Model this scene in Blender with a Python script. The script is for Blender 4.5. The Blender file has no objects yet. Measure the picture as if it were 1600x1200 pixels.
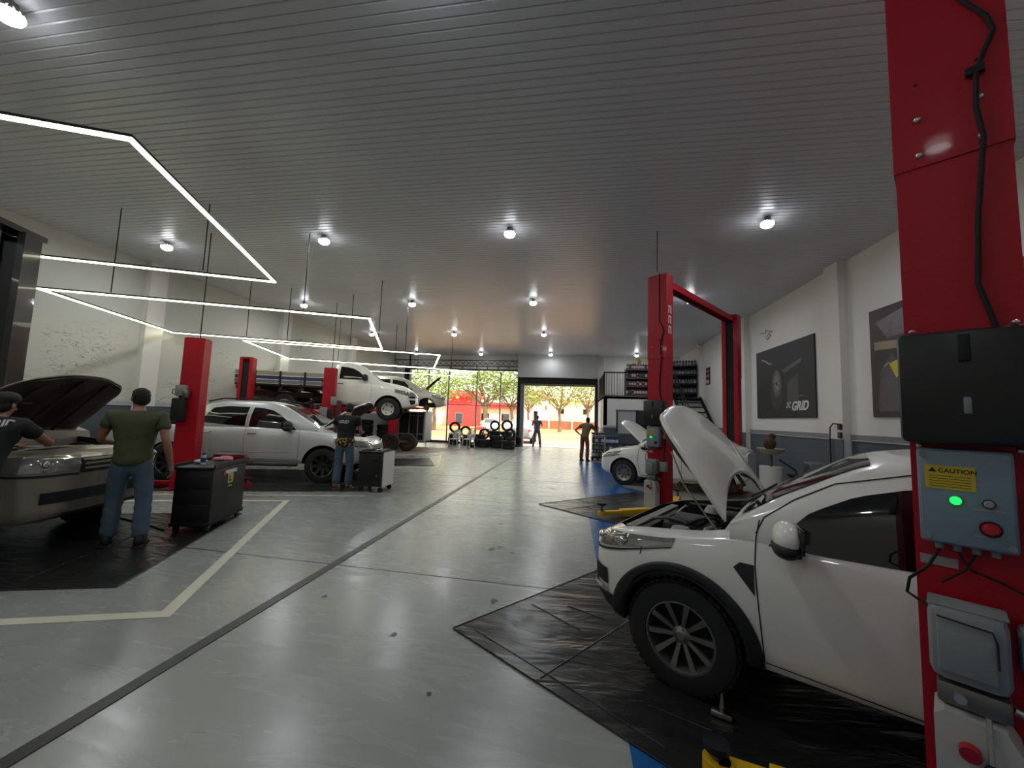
import bpy, bmesh, math, random
import numpy as np
from mathutils import Vector, Matrix
from mathutils.bvhtree import BVHTree

sc = bpy.context.scene
C = sc.collection
rnd = random.Random(7)
PI = math.pi
rad = math.radians

# ---------------------------------------------------------------- camera
CAM_H = 1.53
cam_r = Vector((0.98756958, 0.15325352, 0.03492389))
cam_d = Vector((0.02119189, 0.09033892, -0.99568559))
cam_f = Vector((-0.1557473, 0.9840489, 0.08596823))
cd = bpy.data.cameras.new('camera')
cam = bpy.data.objects.new('camera', cd)
C.objects.link(cam)
cam.matrix_world = Matrix(((cam_r.x, -cam_d.x, -cam_f.x, 0), (cam_r.y, -cam_d.y, -cam_f.y, 0),
                           (cam_r.z, -cam_d.z, -cam_f.z, CAM_H), (0, 0, 0, 1)))
cd.sensor_width = 36.0
cd.lens = 610.0 / 1600.0 * 36.0
cd.clip_start = 0.05
cd.clip_end = 300
sc.camera = cam

# ---------------------------------------------------------------- world, sun, exposure
w = bpy.data.worlds.new('world'); sc.world = w; w.use_nodes = True
nt = w.node_tree; bg = nt.nodes['Background']
sky = nt.nodes.new('ShaderNodeTexSky'); sky.sky_type = 'HOSEK_WILKIE'
sky.sun_direction = Vector((0.5, 0.35, 0.8)).normalized(); sky.turbidity = 6; sky.ground_albedo = .4
mixw = nt.nodes.new('ShaderNodeMix'); mixw.data_type = 'RGBA'
mixw.inputs[0].default_value = .75
mixw.inputs[7].default_value = (1.0, .95, .88, 1)
nt.links.new(sky.outputs[0], mixw.inputs[6]); nt.links.new(mixw.outputs[2], bg.inputs[0])
bg.inputs[1].default_value = 2.3
sd = bpy.data.lights.new('sun', 'SUN'); sd.energy = 3.6; sd.angle = rad(3); sd.color = (1, .96, .90)
so = bpy.data.objects.new('sun', sd); C.objects.link(so)
so.rotation_euler = (rad(28), rad(20), 0)
sc.view_settings.view_transform = 'Standard'; sc.view_settings.look = 'None'
sc.view_settings.exposure = 0.95; sc.view_settings.gamma = 1.0
sc.view_settings.use_curve_mapping = False
sc.cycles.use_denoising = True
sc.cycles.max_bounces = 7; sc.cycles.diffuse_bounces = 4; sc.cycles.glossy_bounces = 4
sc.cycles.caustics_reflective = False; sc.cycles.caustics_refractive = False
sc.cycles.sample_clamp_indirect = 4.0

LAMP_W = 13.0        # watts of each ceiling lamp
LED_E = 4.0          # strength of the LED profiles
ROOM_H = 4.95
XR, XL, YF, YB = 5.42, -10.2, 21.3, -2.6

# ---------------------------------------------------------------- materials
def s2l(c):
    c = c / 255.0
    return c / 12.92 if c <= .04045 else ((c + .055) / 1.055) ** 2.4
MATS = {}
def mat(name, rgb, rough=.5, metal=0.0, coat=0.0, var=.08, scale=8.0, bump=0.0, emit=0.0, spec=.5, bscale=None, rvar=.0, alpha=1.0, trans=0.0):
    if name in MATS: return MATS[name]
    m = bpy.data.materials.new(name); m.use_nodes = True
    n = m.node_tree.nodes; l = m.node_tree.links; p = n['Principled BSDF']
    col = tuple(s2l(c) for c in rgb)
    tc = n.new('ShaderNodeTexCoord'); no = n.new('ShaderNodeTexNoise')
    no.inputs['Scale'].default_value = scale; no.inputs['Detail'].default_value = 4
    l.new(tc.outputs['Object'], no.inputs['Vector'])
    mx = n.new('ShaderNodeMix'); mx.data_type = 'RGBA'
    mx.inputs[6].default_value = tuple(c * (1 - var) for c in col) + (1,)
    mx.inputs[7].default_value = tuple(min(1, c * (1 + var)) for c in col) + (1,)
    l.new(no.outputs[0], mx.inputs[0]); l.new(mx.outputs[2], p.inputs['Base Color'])
    p.inputs['Roughness'].default_value = rough; p.inputs['Metallic'].default_value = metal
    p.inputs['Coat Weight'].default_value = coat; p.inputs['Coat Roughness'].default_value = .05
    p.inputs['Specular IOR Level'].default_value = spec
    p.inputs['Transmission Weight'].default_value = trans
    if alpha < 1: p.inputs['Alpha'].default_value = alpha
    if rvar:
        mr = n.new('ShaderNodeMapRange'); mr.inputs[3].default_value = max(.02, rough - rvar); mr.inputs[4].default_value = rough + rvar
        l.new(no.outputs[0], mr.inputs[0]); l.new(mr.outputs[0], p.inputs['Roughness'])
    if bump:
        nb = n.new('ShaderNodeTexNoise'); nb.inputs['Scale'].default_value = bscale or scale * 3
        nb.inputs['Detail'].default_value = 3
        l.new(tc.outputs['Object'], nb.inputs['Vector'])
        b = n.new('ShaderNodeBump'); b.inputs['Strength'].default_value = bump; b.inputs['Distance'].default_value = .02
        l.new(nb.outputs[0], b.inputs['Height']); l.new(b.outputs[0], p.inputs['Normal'])
    if emit:
        p.inputs['Emission Color'].default_value = col + (1,); p.inputs['Emission Strength'].default_value = emit
    MATS[name] = m
    return m

M_white = mat('white_paint_car', (226, 224, 216), .28, coat=.7, var=.03)
M_dustwhite = mat('dusty_white_car_paint', (200, 196, 184), .38, coat=.4, var=.08, scale=3)
M_silver = mat('silver_car_paint', (196, 198, 197), .3, metal=.2, coat=.8, var=.03)
M_gold = mat('warm_silver_car_paint', (142, 134, 122), .36, metal=.4, coat=.4, var=.06)
M_beige = mat('pale_silver_car_paint', (176, 172, 160), .35, metal=.3, coat=.4, var=.06)
M_glass = mat('dark_tinted_glass', (9, 10, 11), .04, var=.0, spec=.7, coat=.3)
M_screen = mat('windscreen_glass', (40, 42, 42), .05, var=.1, spec=.8, coat=.5)
M_black = mat('black_plastic', (20, 20, 21), .5, var=.2, scale=20)
M_matte = mat('matte_black', (11, 11, 12), .75, var=.2)
M_rubber = mat('tyre_rubber', (24, 24, 25), .72, var=.25, scale=14)
M_dusty = mat('dusty_rubber', (52, 46, 41), .85, var=.3, scale=6)
M_rim = mat('alloy_rim', (128, 126, 124), .32, metal=.8, var=.08)
M_steelrim = mat('steel_rim', (188, 182, 170), .4, metal=.4, var=.08)
M_chrome = mat('chrome', (210, 208, 204), .12, metal=1.0, var=.02)
M_lamp = mat('headlamp_lens', (150, 150, 144), .06, metal=.55, coat=1.0, var=.35, scale=30)
M_engine = mat('engine_grey', (52, 51, 49), .55, metal=.4, var=.5, scale=14)
M_engine2 = mat('engine_pale', (138, 134, 126), .45, metal=.3, var=.3, scale=14)
M_under = mat('hood_underside', (58, 48, 42), .7, var=.3, scale=5, bump=.3)
M_red = mat('red_powder_coat', (164, 10, 30), .48, coat=.05, spec=.3, var=.1, scale=3, bump=.08, bscale=60)
M_redd = mat('dark_red', (96, 10, 20), .5, var=.15)
M_blackcol = mat('black_gloss_column', (12, 13, 16), .3, var=.1, coat=.5)
M_yellow = mat('yellow_paint', (214, 170, 24), .45, var=.15, scale=6)
M_steel = mat('bare_steel', (120, 118, 112), .35, metal=.8, var=.2, scale=12)
M_bolt = mat('zinc_bolt', (190, 188, 184), .3, metal=.9, var=.05)
M_box = mat('control_box_grey', (116, 134, 146), .45, var=.05, bump=.05)
M_motor = mat('motor_grey', (128, 132, 132), .5, var=.1, bump=.1)
M_tank = mat('tank_white', (178, 174, 166), .45, var=.1, scale=4)
M_label = mat('yellow_label', (196, 168, 40), .5, var=.05)
M_ink = mat('black_ink', (14, 14, 14), .6, var=0)
M_wtext = mat('white_print', (205, 205, 205), .5, var=0)
M_green = mat('green_lamp', (10, 255, 60), .4, var=0, emit=2.2)
M_btn = mat('pale_button', (150, 140, 138), .4, var=.05)
M_redbtn = mat('red_button', (170, 20, 34), .4, var=.05)
M_skin = mat('skin', (142, 98, 78), .55, var=.06)
M_hair = mat('black_hair', (16, 13, 12), .7, var=.3, scale=60, bump=.6, bscale=120)
M_green_shirt = mat('olive_shirt', (66, 70, 46), .9, var=.12, scale=10, bump=.25, bscale=18)
M_jeans = mat('blue_jeans', (72, 90, 104), .9, var=.25, scale=9, bump=.3, bscale=22)
M_blackshirt = mat('black_shirt', (15, 16, 18), .85, var=.2, bump=.2)
M_boot = mat('brown_boot', (104, 68, 50), .7, var=.2)
M_darkshoe = mat('dark_shoe', (22, 20, 20), .7, var=.2)
M_wallw = mat('white_wall_paint', (220, 217, 210), .8, var=.05, scale=1.2, bump=.03)
M_walld = mat('dark_grey_wall_paint', (72, 80, 86), .6, var=.06, scale=1.5)
M_trim = mat('pale_trim', (170, 172, 172), .6, var=.05)
M_board = mat('fascia_board', (190, 190, 188), .7, var=.04)
M_darkmetal = mat('dark_metal', (28, 29, 31), .5, metal=.3, var=.15)
M_line = mat('cream_floor_line', (206, 204, 182), .35, var=.06, scale=3)
M_stripe = mat('black_floor_line', (20, 20, 21), .4, var=.15, scale=6)
M_plasticw = mat('white_plastic', (206, 204, 198), .4, var=.04)
M_leaf = mat('leaves', (136, 158, 88), .6, var=.5, scale=3)
M_leaf2 = mat('yellow_green_leaves', (138, 152, 96), .6, var=.5, scale=3)
M_bark = mat('bark', (120, 98, 78), .85, var=.25, scale=12)
M_grass = mat('dry_grass', (176, 140, 84), .95, var=.3, scale=1.2, bump=.2)
M_road = mat('red_dust_road', (160, 126, 112), .9, var=.12, scale=.8)
M_build_red = mat('red_wall', (206, 60, 58), .7, var=.08)
M_build_w = mat('cream_wall', (226, 216, 196), .8, var=.05)
M_build_g = mat('pale_green_wall', (196, 206, 160), .8, var=.06)
M_brick = mat('brick_red_fence', (186, 96, 66), .85, var=.25, scale=6)
M_taill = mat('tail_light', (190, 40, 44), .2, var=.1, coat=.6)
M_rust = mat('rusty_brown', (76, 50, 40), .8, var=.4, scale=12)
M_grey = mat('mid_grey_paint', (120, 122, 124), .5, var=.08)
M_blue = mat('blue_stripe', (44, 62, 120), .5, var=.1)
M_wood = mat('cream_boards', (170, 160, 136), .7, var=.2, scale=7)

def node_mat(name):
    m = bpy.data.materials.new(name); m.use_nodes = True
    return m, m.node_tree.nodes, m.node_tree.links, m.node_tree.nodes['Principled BSDF']

def floor_mat(name, rgb, rough):
    m, n, l, p = node_mat(name)
    tc = n.new('ShaderNodeTexCoord')
    a = n.new('ShaderNodeTexNoise'); a.inputs['Scale'].default_value = .7; a.inputs['Detail'].default_value = 5
    l.new(tc.outputs['Object'], a.inputs['Vector'])
    mp = n.new('ShaderNodeMapping'); mp.inputs['Scale'].default_value = (1.2, 5.5, 1); mp.inputs['Rotation'].default_value = (0, 0, .4)
    l.new(tc.outputs['Object'], mp.inputs['Vector'])
    b = n.new('ShaderNodeTexNoise'); b.inputs['Scale'].default_value = 1.4; b.inputs['Detail'].default_value = 7; b.inputs['Distortion'].default_value = 1.2
    l.new(mp.outputs[0], b.inputs['Vector'])
    col = tuple(s2l(c) for c in rgb)
    mx = n.new('ShaderNodeMix'); mx.data_type = 'RGBA'
    mx.inputs[6].default_value = tuple(c * .86 for c in col) + (1,); mx.inputs[7].default_value = tuple(c * 1.12 for c in col) + (1,)
    l.new(a.outputs[0], mx.inputs[0])
    g = n.new('ShaderNodeTexNoise'); g.inputs['Scale'].default_value = 260; g.inputs['Detail'].default_value = 1
    l.new(tc.outputs['Object'], g.inputs['Vector'])
    m2 = n.new('ShaderNodeMix'); m2.data_type = 'RGBA'; m2.blend_type = 'MULTIPLY'; m2.inputs[0].default_value = .25
    l.new(mx.outputs[2], m2.inputs[6]); l.new(g.outputs[0], m2.inputs[7]); l.new(m2.outputs[2], p.inputs['Base Color'])
    mr = n.new('ShaderNodeMapRange'); mr.inputs[1].default_value = .3; mr.inputs[2].default_value = .7
    mr.inputs[3].default_value = rough - .03; mr.inputs[4].default_value = rough + .07
    l.new(b.outputs[0], mr.inputs[0]); l.new(mr.outputs[0], p.inputs['Roughness'])
    bu = n.new('ShaderNodeBump'); bu.inputs['Strength'].default_value = .05; bu.inputs['Distance'].default_value = .02
    l.new(b.outputs[0], bu.inputs['Height']); l.new(bu.outputs[0], p.inputs['Normal'])
    p.inputs['Specular IOR Level'].default_value = .55
    return m
M_floor = floor_mat('grey_epoxy_floor', (152, 154, 150), .24)
M_bluefloor = floor_mat('blue_epoxy_floor', (34, 92, 152), .22)
M_bayfloor = floor_mat('bay_concrete_floor', (150, 146, 132), .4)

def tarp_mat():
    m, n, l, p = node_mat('black_vinyl_mat')
    tc = n.new('ShaderNodeTexCoord')
    mp = n.new('ShaderNodeMapping'); mp.inputs['Scale'].default_value = (1, 3.5, 1)
    l.new(tc.outputs['Object'], mp.inputs['Vector'])
    a = n.new('ShaderNodeTexNoise'); a.inputs['Scale'].default_value = 1.6; a.inputs['Detail'].default_value = 5; a.inputs['Distortion'].default_value = .8
    l.new(mp.outputs[0], a.inputs['Vector'])
    cr = n.new('ShaderNodeMix'); cr.data_type = 'RGBA'
    cr.inputs[6].default_value = (.009, .009, .0095, 1); cr.inputs[7].default_value = (.024, .023, .022, 1)
    l.new(a.outputs[0], cr.inputs[0]); l.new(cr.outputs[2], p.inputs['Base Color'])
    p.inputs['Roughness'].default_value = .27
    b = n.new('ShaderNodeBump'); b.inputs['Strength'].default_value = .55; b.inputs['Distance'].default_value = .05
    l.new(a.outputs[0], b.inputs['Height']); l.new(b.outputs[0], p.inputs['Normal'])
    return m
M_tarp = tarp_mat()

def stained_wall_mat():
    # white plaster with damp stains and rubbed marks at mid height
    m, n, l, p = node_mat('stained_white_plaster')
    tc = n.new('ShaderNodeTexCoord')
    mp = n.new('ShaderNodeMapping'); mp.inputs['Scale'].default_value = (1, 1, 3.2)
    l.new(tc.outputs['Object'], mp.inputs['Vector'])
    a = n.new('ShaderNodeTexNoise'); a.inputs['Scale'].default_value = 1.9; a.inputs['Detail'].default_value = 8; a.inputs['Distortion'].default_value = 2.2
    l.new(mp.outputs[0], a.inputs['Vector'])
    r = n.new('ShaderNodeValToRGB'); r.color_ramp.elements[0].position = .468; r.color_ramp.elements[1].position = .5
    e = r.color_ramp.elements.new(.484); e.color = (1, 1, 1, 1)
    r.color_ramp.elements[0].color = (0, 0, 0, 1); r.color_ramp.elements[-1].color = (0, 0, 0, 1)
    l.new(a.outputs[0], r.inputs[0])
    c2 = n.new('ShaderNodeTexNoise'); c2.inputs['Scale'].default_value = .9; c2.inputs['Detail'].default_value = 2
    l.new(tc.outputs['Object'], c2.inputs['Vector'])
    r2 = n.new('ShaderNodeMapRange'); r2.inputs[1].default_value = .43; r2.inputs[2].default_value = .56
    l.new(c2.outputs[0], r2.inputs[0])
    sx = n.new('ShaderNodeSeparateXYZ'); l.new(tc.outputs['Object'], sx.inputs[0])
    band = n.new('ShaderNodeMapRange'); band.interpolation_type = 'SMOOTHSTEP'
    band.inputs[1].default_value = 3.5; band.inputs[2].default_value = 2.7
    l.new(sx.outputs[2], band.inputs[0])
    mu = n.new('ShaderNodeMath'); mu.operation = 'MULTIPLY'; l.new(r.outputs[0], mu.inputs[0]); l.new(r2.outputs[0], mu.inputs[1])
    m3 = n.new('ShaderNodeMath'); m3.operation = 'MULTIPLY'; l.new(mu.outputs[0], m3.inputs[0]); l.new(band.outputs[0], m3.inputs[1])
    mx = n.new('ShaderNodeMix'); mx.data_type = 'RGBA'
    w0 = tuple(s2l(c) for c in (196, 195, 186))
    mx.inputs[6].default_value = w0 + (1,); mx.inputs[7].default_value = tuple(c * .15 for c in w0) + (1,)
    l.new(m3.outputs[0], mx.inputs[0]); l.new(mx.outputs[2], p.inputs['Base Color'])
    p.inputs['Roughness'].default_value = .85
    return m
M_stain = stained_wall_mat()

def camo_mat():
    m, n, l, p = node_mat('camouflage_cloth')
    tc = n.new('ShaderNodeTexCoord'); v = n.new('ShaderNodeTexNoise'); v.inputs['Scale'].default_value = 22
    l.new(tc.outputs['Object'], v.inputs['Vector'])
    r = n.new('ShaderNodeValToRGB'); r.color_ramp.interpolation = 'CONSTANT'
    r.color_ramp.elements[0].color = (.01, .01, .01, 1); r.color_ramp.elements[1].position = .56; r.color_ramp.elements[1].color = (.42, .26, .05, 1)
    e = r.color_ramp.elements.new(.49); e.color = (.08, .05, .02, 1)
    l.new(v.outputs[0], r.inputs[0]); l.new(r.outputs[0], p.inputs['Base Color']); p.inputs['Roughness'].default_value = .9
    return m
M_camo = camo_mat()

def glass_mat():
    m, n, l, p = node_mat('clear_shop_glass')
    tr = n.new('ShaderNodeBsdfTransparent'); tr.inputs[0].default_value = (.93, .95, .93, 1)
    gl = n.new('ShaderNodeBsdfGlossy'); gl.inputs['Roughness'].default_value = .02
    fr = n.new('ShaderNodeFresnel'); fr.inputs[0].default_value = 1.3
    mx = n.new('ShaderNodeMixShader'); l.new(fr.outputs[0], mx.inputs[0]); l.new(tr.outputs[0], mx.inputs[1]); l.new(gl.outputs[0], mx.inputs[2])
    l.new(mx.outputs[0], n['Material Output'].inputs[0])
    return m
M_clear = glass_mat()
def emis(name, rgb, s):
    m = bpy.data.materials.new(name); m.use_nodes = True; n = m.node_tree.nodes
    e = n.new('ShaderNodeEmission'); e.inputs[0].default_value = tuple(rgb) + (1,); e.inputs[1].default_value = s
    m.node_tree.links.new(e.outputs[0], n['Material Output'].inputs[0]); return m
M_led = emis('led_diffuser', (1.0, .98, .70), LED_E)
M_bulb = emis('lamp_diffuser', (.93, .97, 1.0), 14.0)

# ---------------------------------------------------------------- mesh helpers
class MB:
    def __init__(s): s.v = []; s.f = []; s.m = []
    def add(s, vs, fs, M=None, mi=0):
        b = len(s.v)
        s.v += [tuple(M @ Vector(p)) if M is not None else tuple(p) for p in vs]
        s.f += [tuple(b + i for i in f) for f in fs]; s.m += [mi] * len(fs)
        return s
    def box(s, c, d, rz=0, bev=0.0, M=None, rx=0, ry=0, mi=0):
        T = Matrix.Translation(c) @ Matrix.Rotation(rz, 4, 'Z') @ Matrix.Rotation(ry, 4, 'Y') @ Matrix.Rotation(rx, 4, 'X')
        if M is not None: T = M @ T
        x, y, z = d[0] / 2, d[1] / 2, d[2] / 2
        if not bev:
            vs = [(i, j, k) for k in (-z, z) for j in (-y, y) for i in (-x, x)]
            fs = [(0, 2, 3, 1), (4, 5, 7, 6), (0, 1, 5, 4), (2, 6, 7, 3), (0, 4, 6, 2), (1, 3, 7, 5)]
            return s.add(vs, fs, T, mi)
        b = min(bev, x * .9, y * .9, z * .9)
        bm = bmesh.new(); bmesh.ops.create_cube(bm, size=1)
        for v in bm.verts: v.co = Vector((v.co.x * 2 * x, v.co.y * 2 * y, v.co.z * 2 * z))
        bmesh.ops.bevel(bm, geom=bm.edges[:], offset=b, segments=2, affect='EDGES', profile=.5)
        bm.verts.index_update()
        s.add([v.co[:] for v in bm.verts], [[v.index for v in f.verts] for f in bm.faces], T, mi); bm.free()
        return s
    def cyl(s, p0, p1, r0, r1=None, n=12, caps=True, mi=0):
        return s.tube([p0, p1], [r0, r0 if r1 is None else r1], n, caps, mi)
    def tube(s, pts, r, n=8, caps=True, mi=0, closed=False):
        pts = [Vector(p) for p in pts]; k = len(pts)
        rs = r if isinstance(r, (list, tuple)) else [r] * k
        vs = []; up = None
        for i, p in enumerate(pts):
            if closed: d = pts[(i + 1) % k] - pts[i - 1]
            else: d = pts[min(i + 1, k - 1)] - pts[max(i - 1, 0)]
            d.normalize()
            if up is None: up = Vector((0, 0, 1)) if abs(d.z) < .9 else Vector((1, 0, 0))
            a = d.cross(up); a.normalize(); b = a.cross(d); up = b
            for j in range(n):
                t = 2 * PI * j / n; vs.append(tuple(p + (a * math.cos(t) + b * math.sin(t)) * rs[i]))
        fs = []
        for i in range(k if closed else k - 1):
            for j in range(n):
                i2 = (i + 1) % k
                fs.append((i * n + j, i * n + (j + 1) % n, i2 * n + (j + 1) % n, i2 * n + j))
        if caps and not closed: fs += [tuple(range(n))[::-1], tuple((k - 1) * n + j for j in range(n))]
        return s.add(vs, fs, None, mi)
    def lathe(s, prof, n=32, M=None, closed=False, mi=0):
        # prof: (radius, y) pairs, revolved about the local y axis
        vs = []; k = len(prof)
        for j in range(n):
            t = 2 * PI * j / n
            for r, y in prof: vs.append((r * math.cos(t), y, r * math.sin(t)))
        fs = []
        for j in range(n):
            j2 = (j + 1) % n
            for i in range(k if closed else k - 1):
                i2 = (i + 1) % k
                fs.append((j * k + i, j * k + i2, j2 * k + i2, j2 * k + i))
        return s.add(vs, fs, M, mi)
    def prism(s, poly, z0, z1, M=None, mi=0):
        n = len(poly)
        vs = [(x, y, z0) for x, y in poly] + [(x, y, z1) for x, y in poly]
        fs = [tuple(range(n))[::-1], tuple(range(n, 2 * n))] + [(i, (i + 1) % n, n + (i + 1) % n, n + i) for i in range(n)]
        return s.add(vs, fs, M, mi)
    def ball(s, c, r, n=12, M=None, mi=0, sq=1.0):
        rr = r if isinstance(r, (tuple, list)) else (r, r, r)
        T = Matrix.Translation(c) @ Matrix.Diagonal((rr[0], rr[1], rr[2], 1))
        if M is not None: T = M @ T
        bm = bmesh.new(); bmesh.ops.create_uvsphere(bm, u_segments=n, v_segments=max(6, n // 2 + 2), radius=1)
        bm.verts.index_update()
        s.add([v.co[:] for v in bm.verts], [[v.index for v in f.verts] for f in bm.faces], T, mi); bm.free()
        return s
    def mesh(s, name, mats, ang=38):
        me = bpy.data.meshes.new(name); me.from_pydata(s.v, [], s.f)
        mats = mats if isinstance(mats, (list, tuple)) else [mats]
        for m in mats: me.materials.append(m)
        if len(mats) > 1: me.polygons.foreach_set('material_index', s.m)
        bm = bmesh.new(); bm.from_mesh(me); bmesh.ops.recalc_face_normals(bm, faces=bm.faces[:]); bm.to_mesh(me); bm.free()
        me.shade_smooth(); me.set_sharp_from_angle(angle=rad(ang)); me.update()
        return me
    def build(s, name, mats, parent=None, ang=38):
        o = bpy.data.objects.new(name, s.mesh(name, mats, ang)); C.objects.link(o)
        if parent: o.parent = parent
        return o

def tag(o, label=None, cat=None, group=None, kind=None):
    if label: o['label'] = label
    if cat: o['category'] = cat
    if group: o['group'] = group
    if kind: o['kind'] = kind
    return o
def thing(name, label, cat, loc=(0, 0, 0), rz=0, group=None):
    o = bpy.data.objects.new(name, None); C.objects.link(o); o.empty_display_size = .1
    o.location = loc; o.rotation_euler = (0, 0, rz)
    return tag(o, label, cat, group)
def struct(name, mb, m, parent=None):
    o = mb.build(name, m, parent)
    if not parent: o['kind'] = 'structure'
    return o
def kids(o, table):
    return [c for c in table.get(o, [])]
def copy_tree(o, parent=None):
    c = o.copy(); C.objects.link(c); c.parent = parent
    for ch in list(o.children): copy_tree(ch, c)
    return c
def text(name, s, size, m, parent, M, extrude=.0015, shear=0.0, align='LEFT', bold=0.0):
    cu = bpy.data.curves.new(name, 'FONT'); cu.body = s; cu.size = size; cu.extrude = extrude; cu.shear = shear
    cu.align_x = align; cu.offset = bold
    t = bpy.data.objects.new(name + '_tmp', cu); C.objects.link(t)
    dg = bpy.context.evaluated_depsgraph_get()
    me = bpy.data.meshes.new_from_object(t.evaluated_get(dg)); bpy.data.objects.remove(t)
    me.transform(M); me.materials.clear(); me.materials.append(m)
    o = bpy.data.objects.new(name, me); C.objects.link(o); o.parent = parent
    return o
def boolean(ob, cutter, op='DIFFERENCE'):
    cutter.parent = ob.parent; bpy.context.view_layer.update()
    md = ob.modifiers.new('b', 'BOOLEAN'); md.object = cutter; md.operation = op; md.solver = 'EXACT'
    dg = bpy.context.evaluated_depsgraph_get(); dg.update()
    me = bpy.data.meshes.new_from_object(ob.evaluated_get(dg))
    ob.modifiers.clear(); old = ob.data; ob.data = me; bpy.data.meshes.remove(old)
    bpy.data.objects.remove(cutter)
    return ob
# ---------------------------------------------------------------- the room
fl = MB().box(((XR + XL) / 2, (YF + YB) / 2, -.06), (XR - XL + .4, YF - YB + .4, .12))
floor_o = struct('floor', fl, M_floor)
def strip(name, pts, wd, m, z=.002, h=.003, parent=None):
    mb = MB()
    P = [Vector((x, y, 0)) for x, y in pts]; L = []; Rr = []
    for i, p in enumerate(P):
        a = (P[i] - P[i - 1]).normalized() if i else None
        b = (P[i + 1] - P[i]).normalized() if i < len(P) - 1 else None
        if a is None: t = b; k = 1
        elif b is None: t = a; k = 1
        else: t = (a + b).normalized(); k = 1 / max(.3, math.sqrt((1 + a.dot(b)) / 2))
        nn = Vector((-t.y, t.x, 0)) * wd / 2 * k
        L.append(p + nn); Rr.append(p - nn)
    poly = [(v.x, v.y) for v in L] + [(v.x, v.y) for v in reversed(Rr)]
    for i in range(len(P) - 1):
        mb.prism([(L[i].x, L[i].y), (L[i + 1].x, L[i + 1].y), (Rr[i + 1].x, Rr[i + 1].y), (Rr[i].x, Rr[i].y)], z, z + h)
    return mb.build(name, m, parent)
strip('drain_strip', [(-2.34, 0.2), (-2.34, YF - .05)], .085, M_stripe, .001, .004, floor_o)
strip('bay_line', [(-4.3, 2.11), (-2.93, 2.59), (-4.75, 6.09), (-9.4, 4.5)], .095, M_line, .001, .002, floor_o)
strip('bay_line', [(-10.0, 4.95), (-3.74, 6.85)], .075, M_line, .001, .002, floor_o)
strip('bay_line', [(-8.0, 9.6), (-3.85, 11.08), (-5.0, 14.6), (-8, 13.4)], .08, M_line, .001, .002, floor_o)
strip('bay_line', [(-6.7, 13.6), (-4.9, 14.7)], .08, M_line, .001, .002, floor_o)
for k, (a, b) in enumerate((((XL, 3.95), (XR, 3.55)), ((XL, 9.9), (XR, 9.7)), ((XL, 15.6), (XR, 15.4)))):
    strip('expansion_joint', [a, b], .012, M_stripe, .0005, .0012, floor_o)
# blue walkway on the right, with the grey bays cut into it
bl = MB()
bl.prism([(.31, YB + .3), (XR - .1, YB + .3), (XR - .1, 14.8), (.26, 14.8)], .0006, .0016)
bl.build('blue_walkway', M_bluefloor, floor_o)
for poly in ([(1.15, 9.75), (4.3, 13.6), (5.3, 12.8), (5.3, 9.2), (3.2, 7.2)], [(.9, 4.6), (3.6, 7.6), (5.3, 6.2), (5.3, 2.6), (3.4, 1.6)]):
    MB().prism(poly, .002, .003).build('bay_patch', M_bayfloor, floor_o)
for x, y, s in ((-.62, 3.35, .05), (-.55, 3.2, .03), (-.42, 3.0, .025), (-1.2, 2.7, .03), (-.9, 4.6, .05), (-.82, 4.7, .04), (-.75, 2.2, .02), (-2.0, 3.1, .03), (-.4, 8.8, .05), (-.65, 4.55, .04), (-1.0, 5.7, .03)):
    MB().prism([(x + s * rnd.uniform(.5, 1) * math.cos(a), y + s * rnd.uniform(.5, 1.4) * math.sin(a)) for a in [i * PI / 4 for i in range(8)]], .0008, .0016).build('oil_spot', M_stripe, floor_o)

# ceiling: backing sheet with one PVC slat every 0.1 m
ceil = struct('ceiling', MB().box(((XR + XL) / 2, (YF + YB) / 2, ROOM_H + .06), (XR - XL + .4, YF - YB + .4, .08)), M_darkmetal)
M_slat = mat('pvc_slat', (206, 207, 212), .33, var=.05, scale=.5, spec=.5)
sl = MB()
hw = .0485
prof = [(-hw, .022), (-hw, .008), (-hw + .010, 0), (hw - .010, 0), (hw, .008), (hw, .022)]
xa, xb = XL - .05, XR + .05
vs = [(xa, y, z) for y, z in prof] + [(xb, y, z) for y, z in prof]
sl.add(vs, [(i, i + 1, i + 7, i + 6) for i in range(5)] + [(5, 0, 6, 11)])
me_sl = sl.mesh('slat', M_slat, 20)
y = YB
ns = 0
while y < YF and ns < 245:
    o = bpy.data.objects.new('slat', me_sl); C.objects.link(o); o.parent = ceil; o.location = (0, y, ROOM_H)
    y += .1; ns += 1
# slats thinner than two pixels beyond: already covered (239 in all)

DADO_R, DADO_L = 1.33, 1.5
def wall(name, pts, z0, z1, m):
    mb = MB(); mb.prism(pts, z0, z1); return struct(name, mb, m)
t = .15
wr = wall('wall_right', [(XR, YB - t), (XR + t, YB - t), (XR + t, YF + t), (XR, YF + t)], 0, ROOM_H + .1, M_wallw)
MB().box((XR - .006, (YF + YB) / 2, DADO_R / 2), (.012, YF - YB, DADO_R)).build('dado', M_walld, wr)
MB().box((XR - .012, (YF + YB) / 2, DADO_R + .05), (.024, YF - YB, .10)).build('dado_band', M_grey, wr)
MB().box((XR - .02, (YF + YB) / 2, DADO_R - .01), (.04, YF - YB, .02)).build('dado_rail', M_trim, wr)
wl = wall('wall_left', [(XL - t, YB - t), (XL, YB - t), (XL, YF + t), (XL - t, YF + t)], 0, ROOM_H + .1, M_stain)
MB().box((XL + .006, (YF + YB) / 2, DADO_L / 2), (.012, YF - YB, DADO_L)).build('dado', M_walld, wl)
MB().box((XL + .012, (YF + YB) / 2, DADO_L + .05), (.03, YF - YB, .10)).build('dado_rail', M_trim, wl)
wb_ = wall('wall_back', [(XL, YB - t), (XR, YB - t), (XR, YB), (XL, YB)], 0, ROOM_H + .1, M_wallw)
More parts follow.
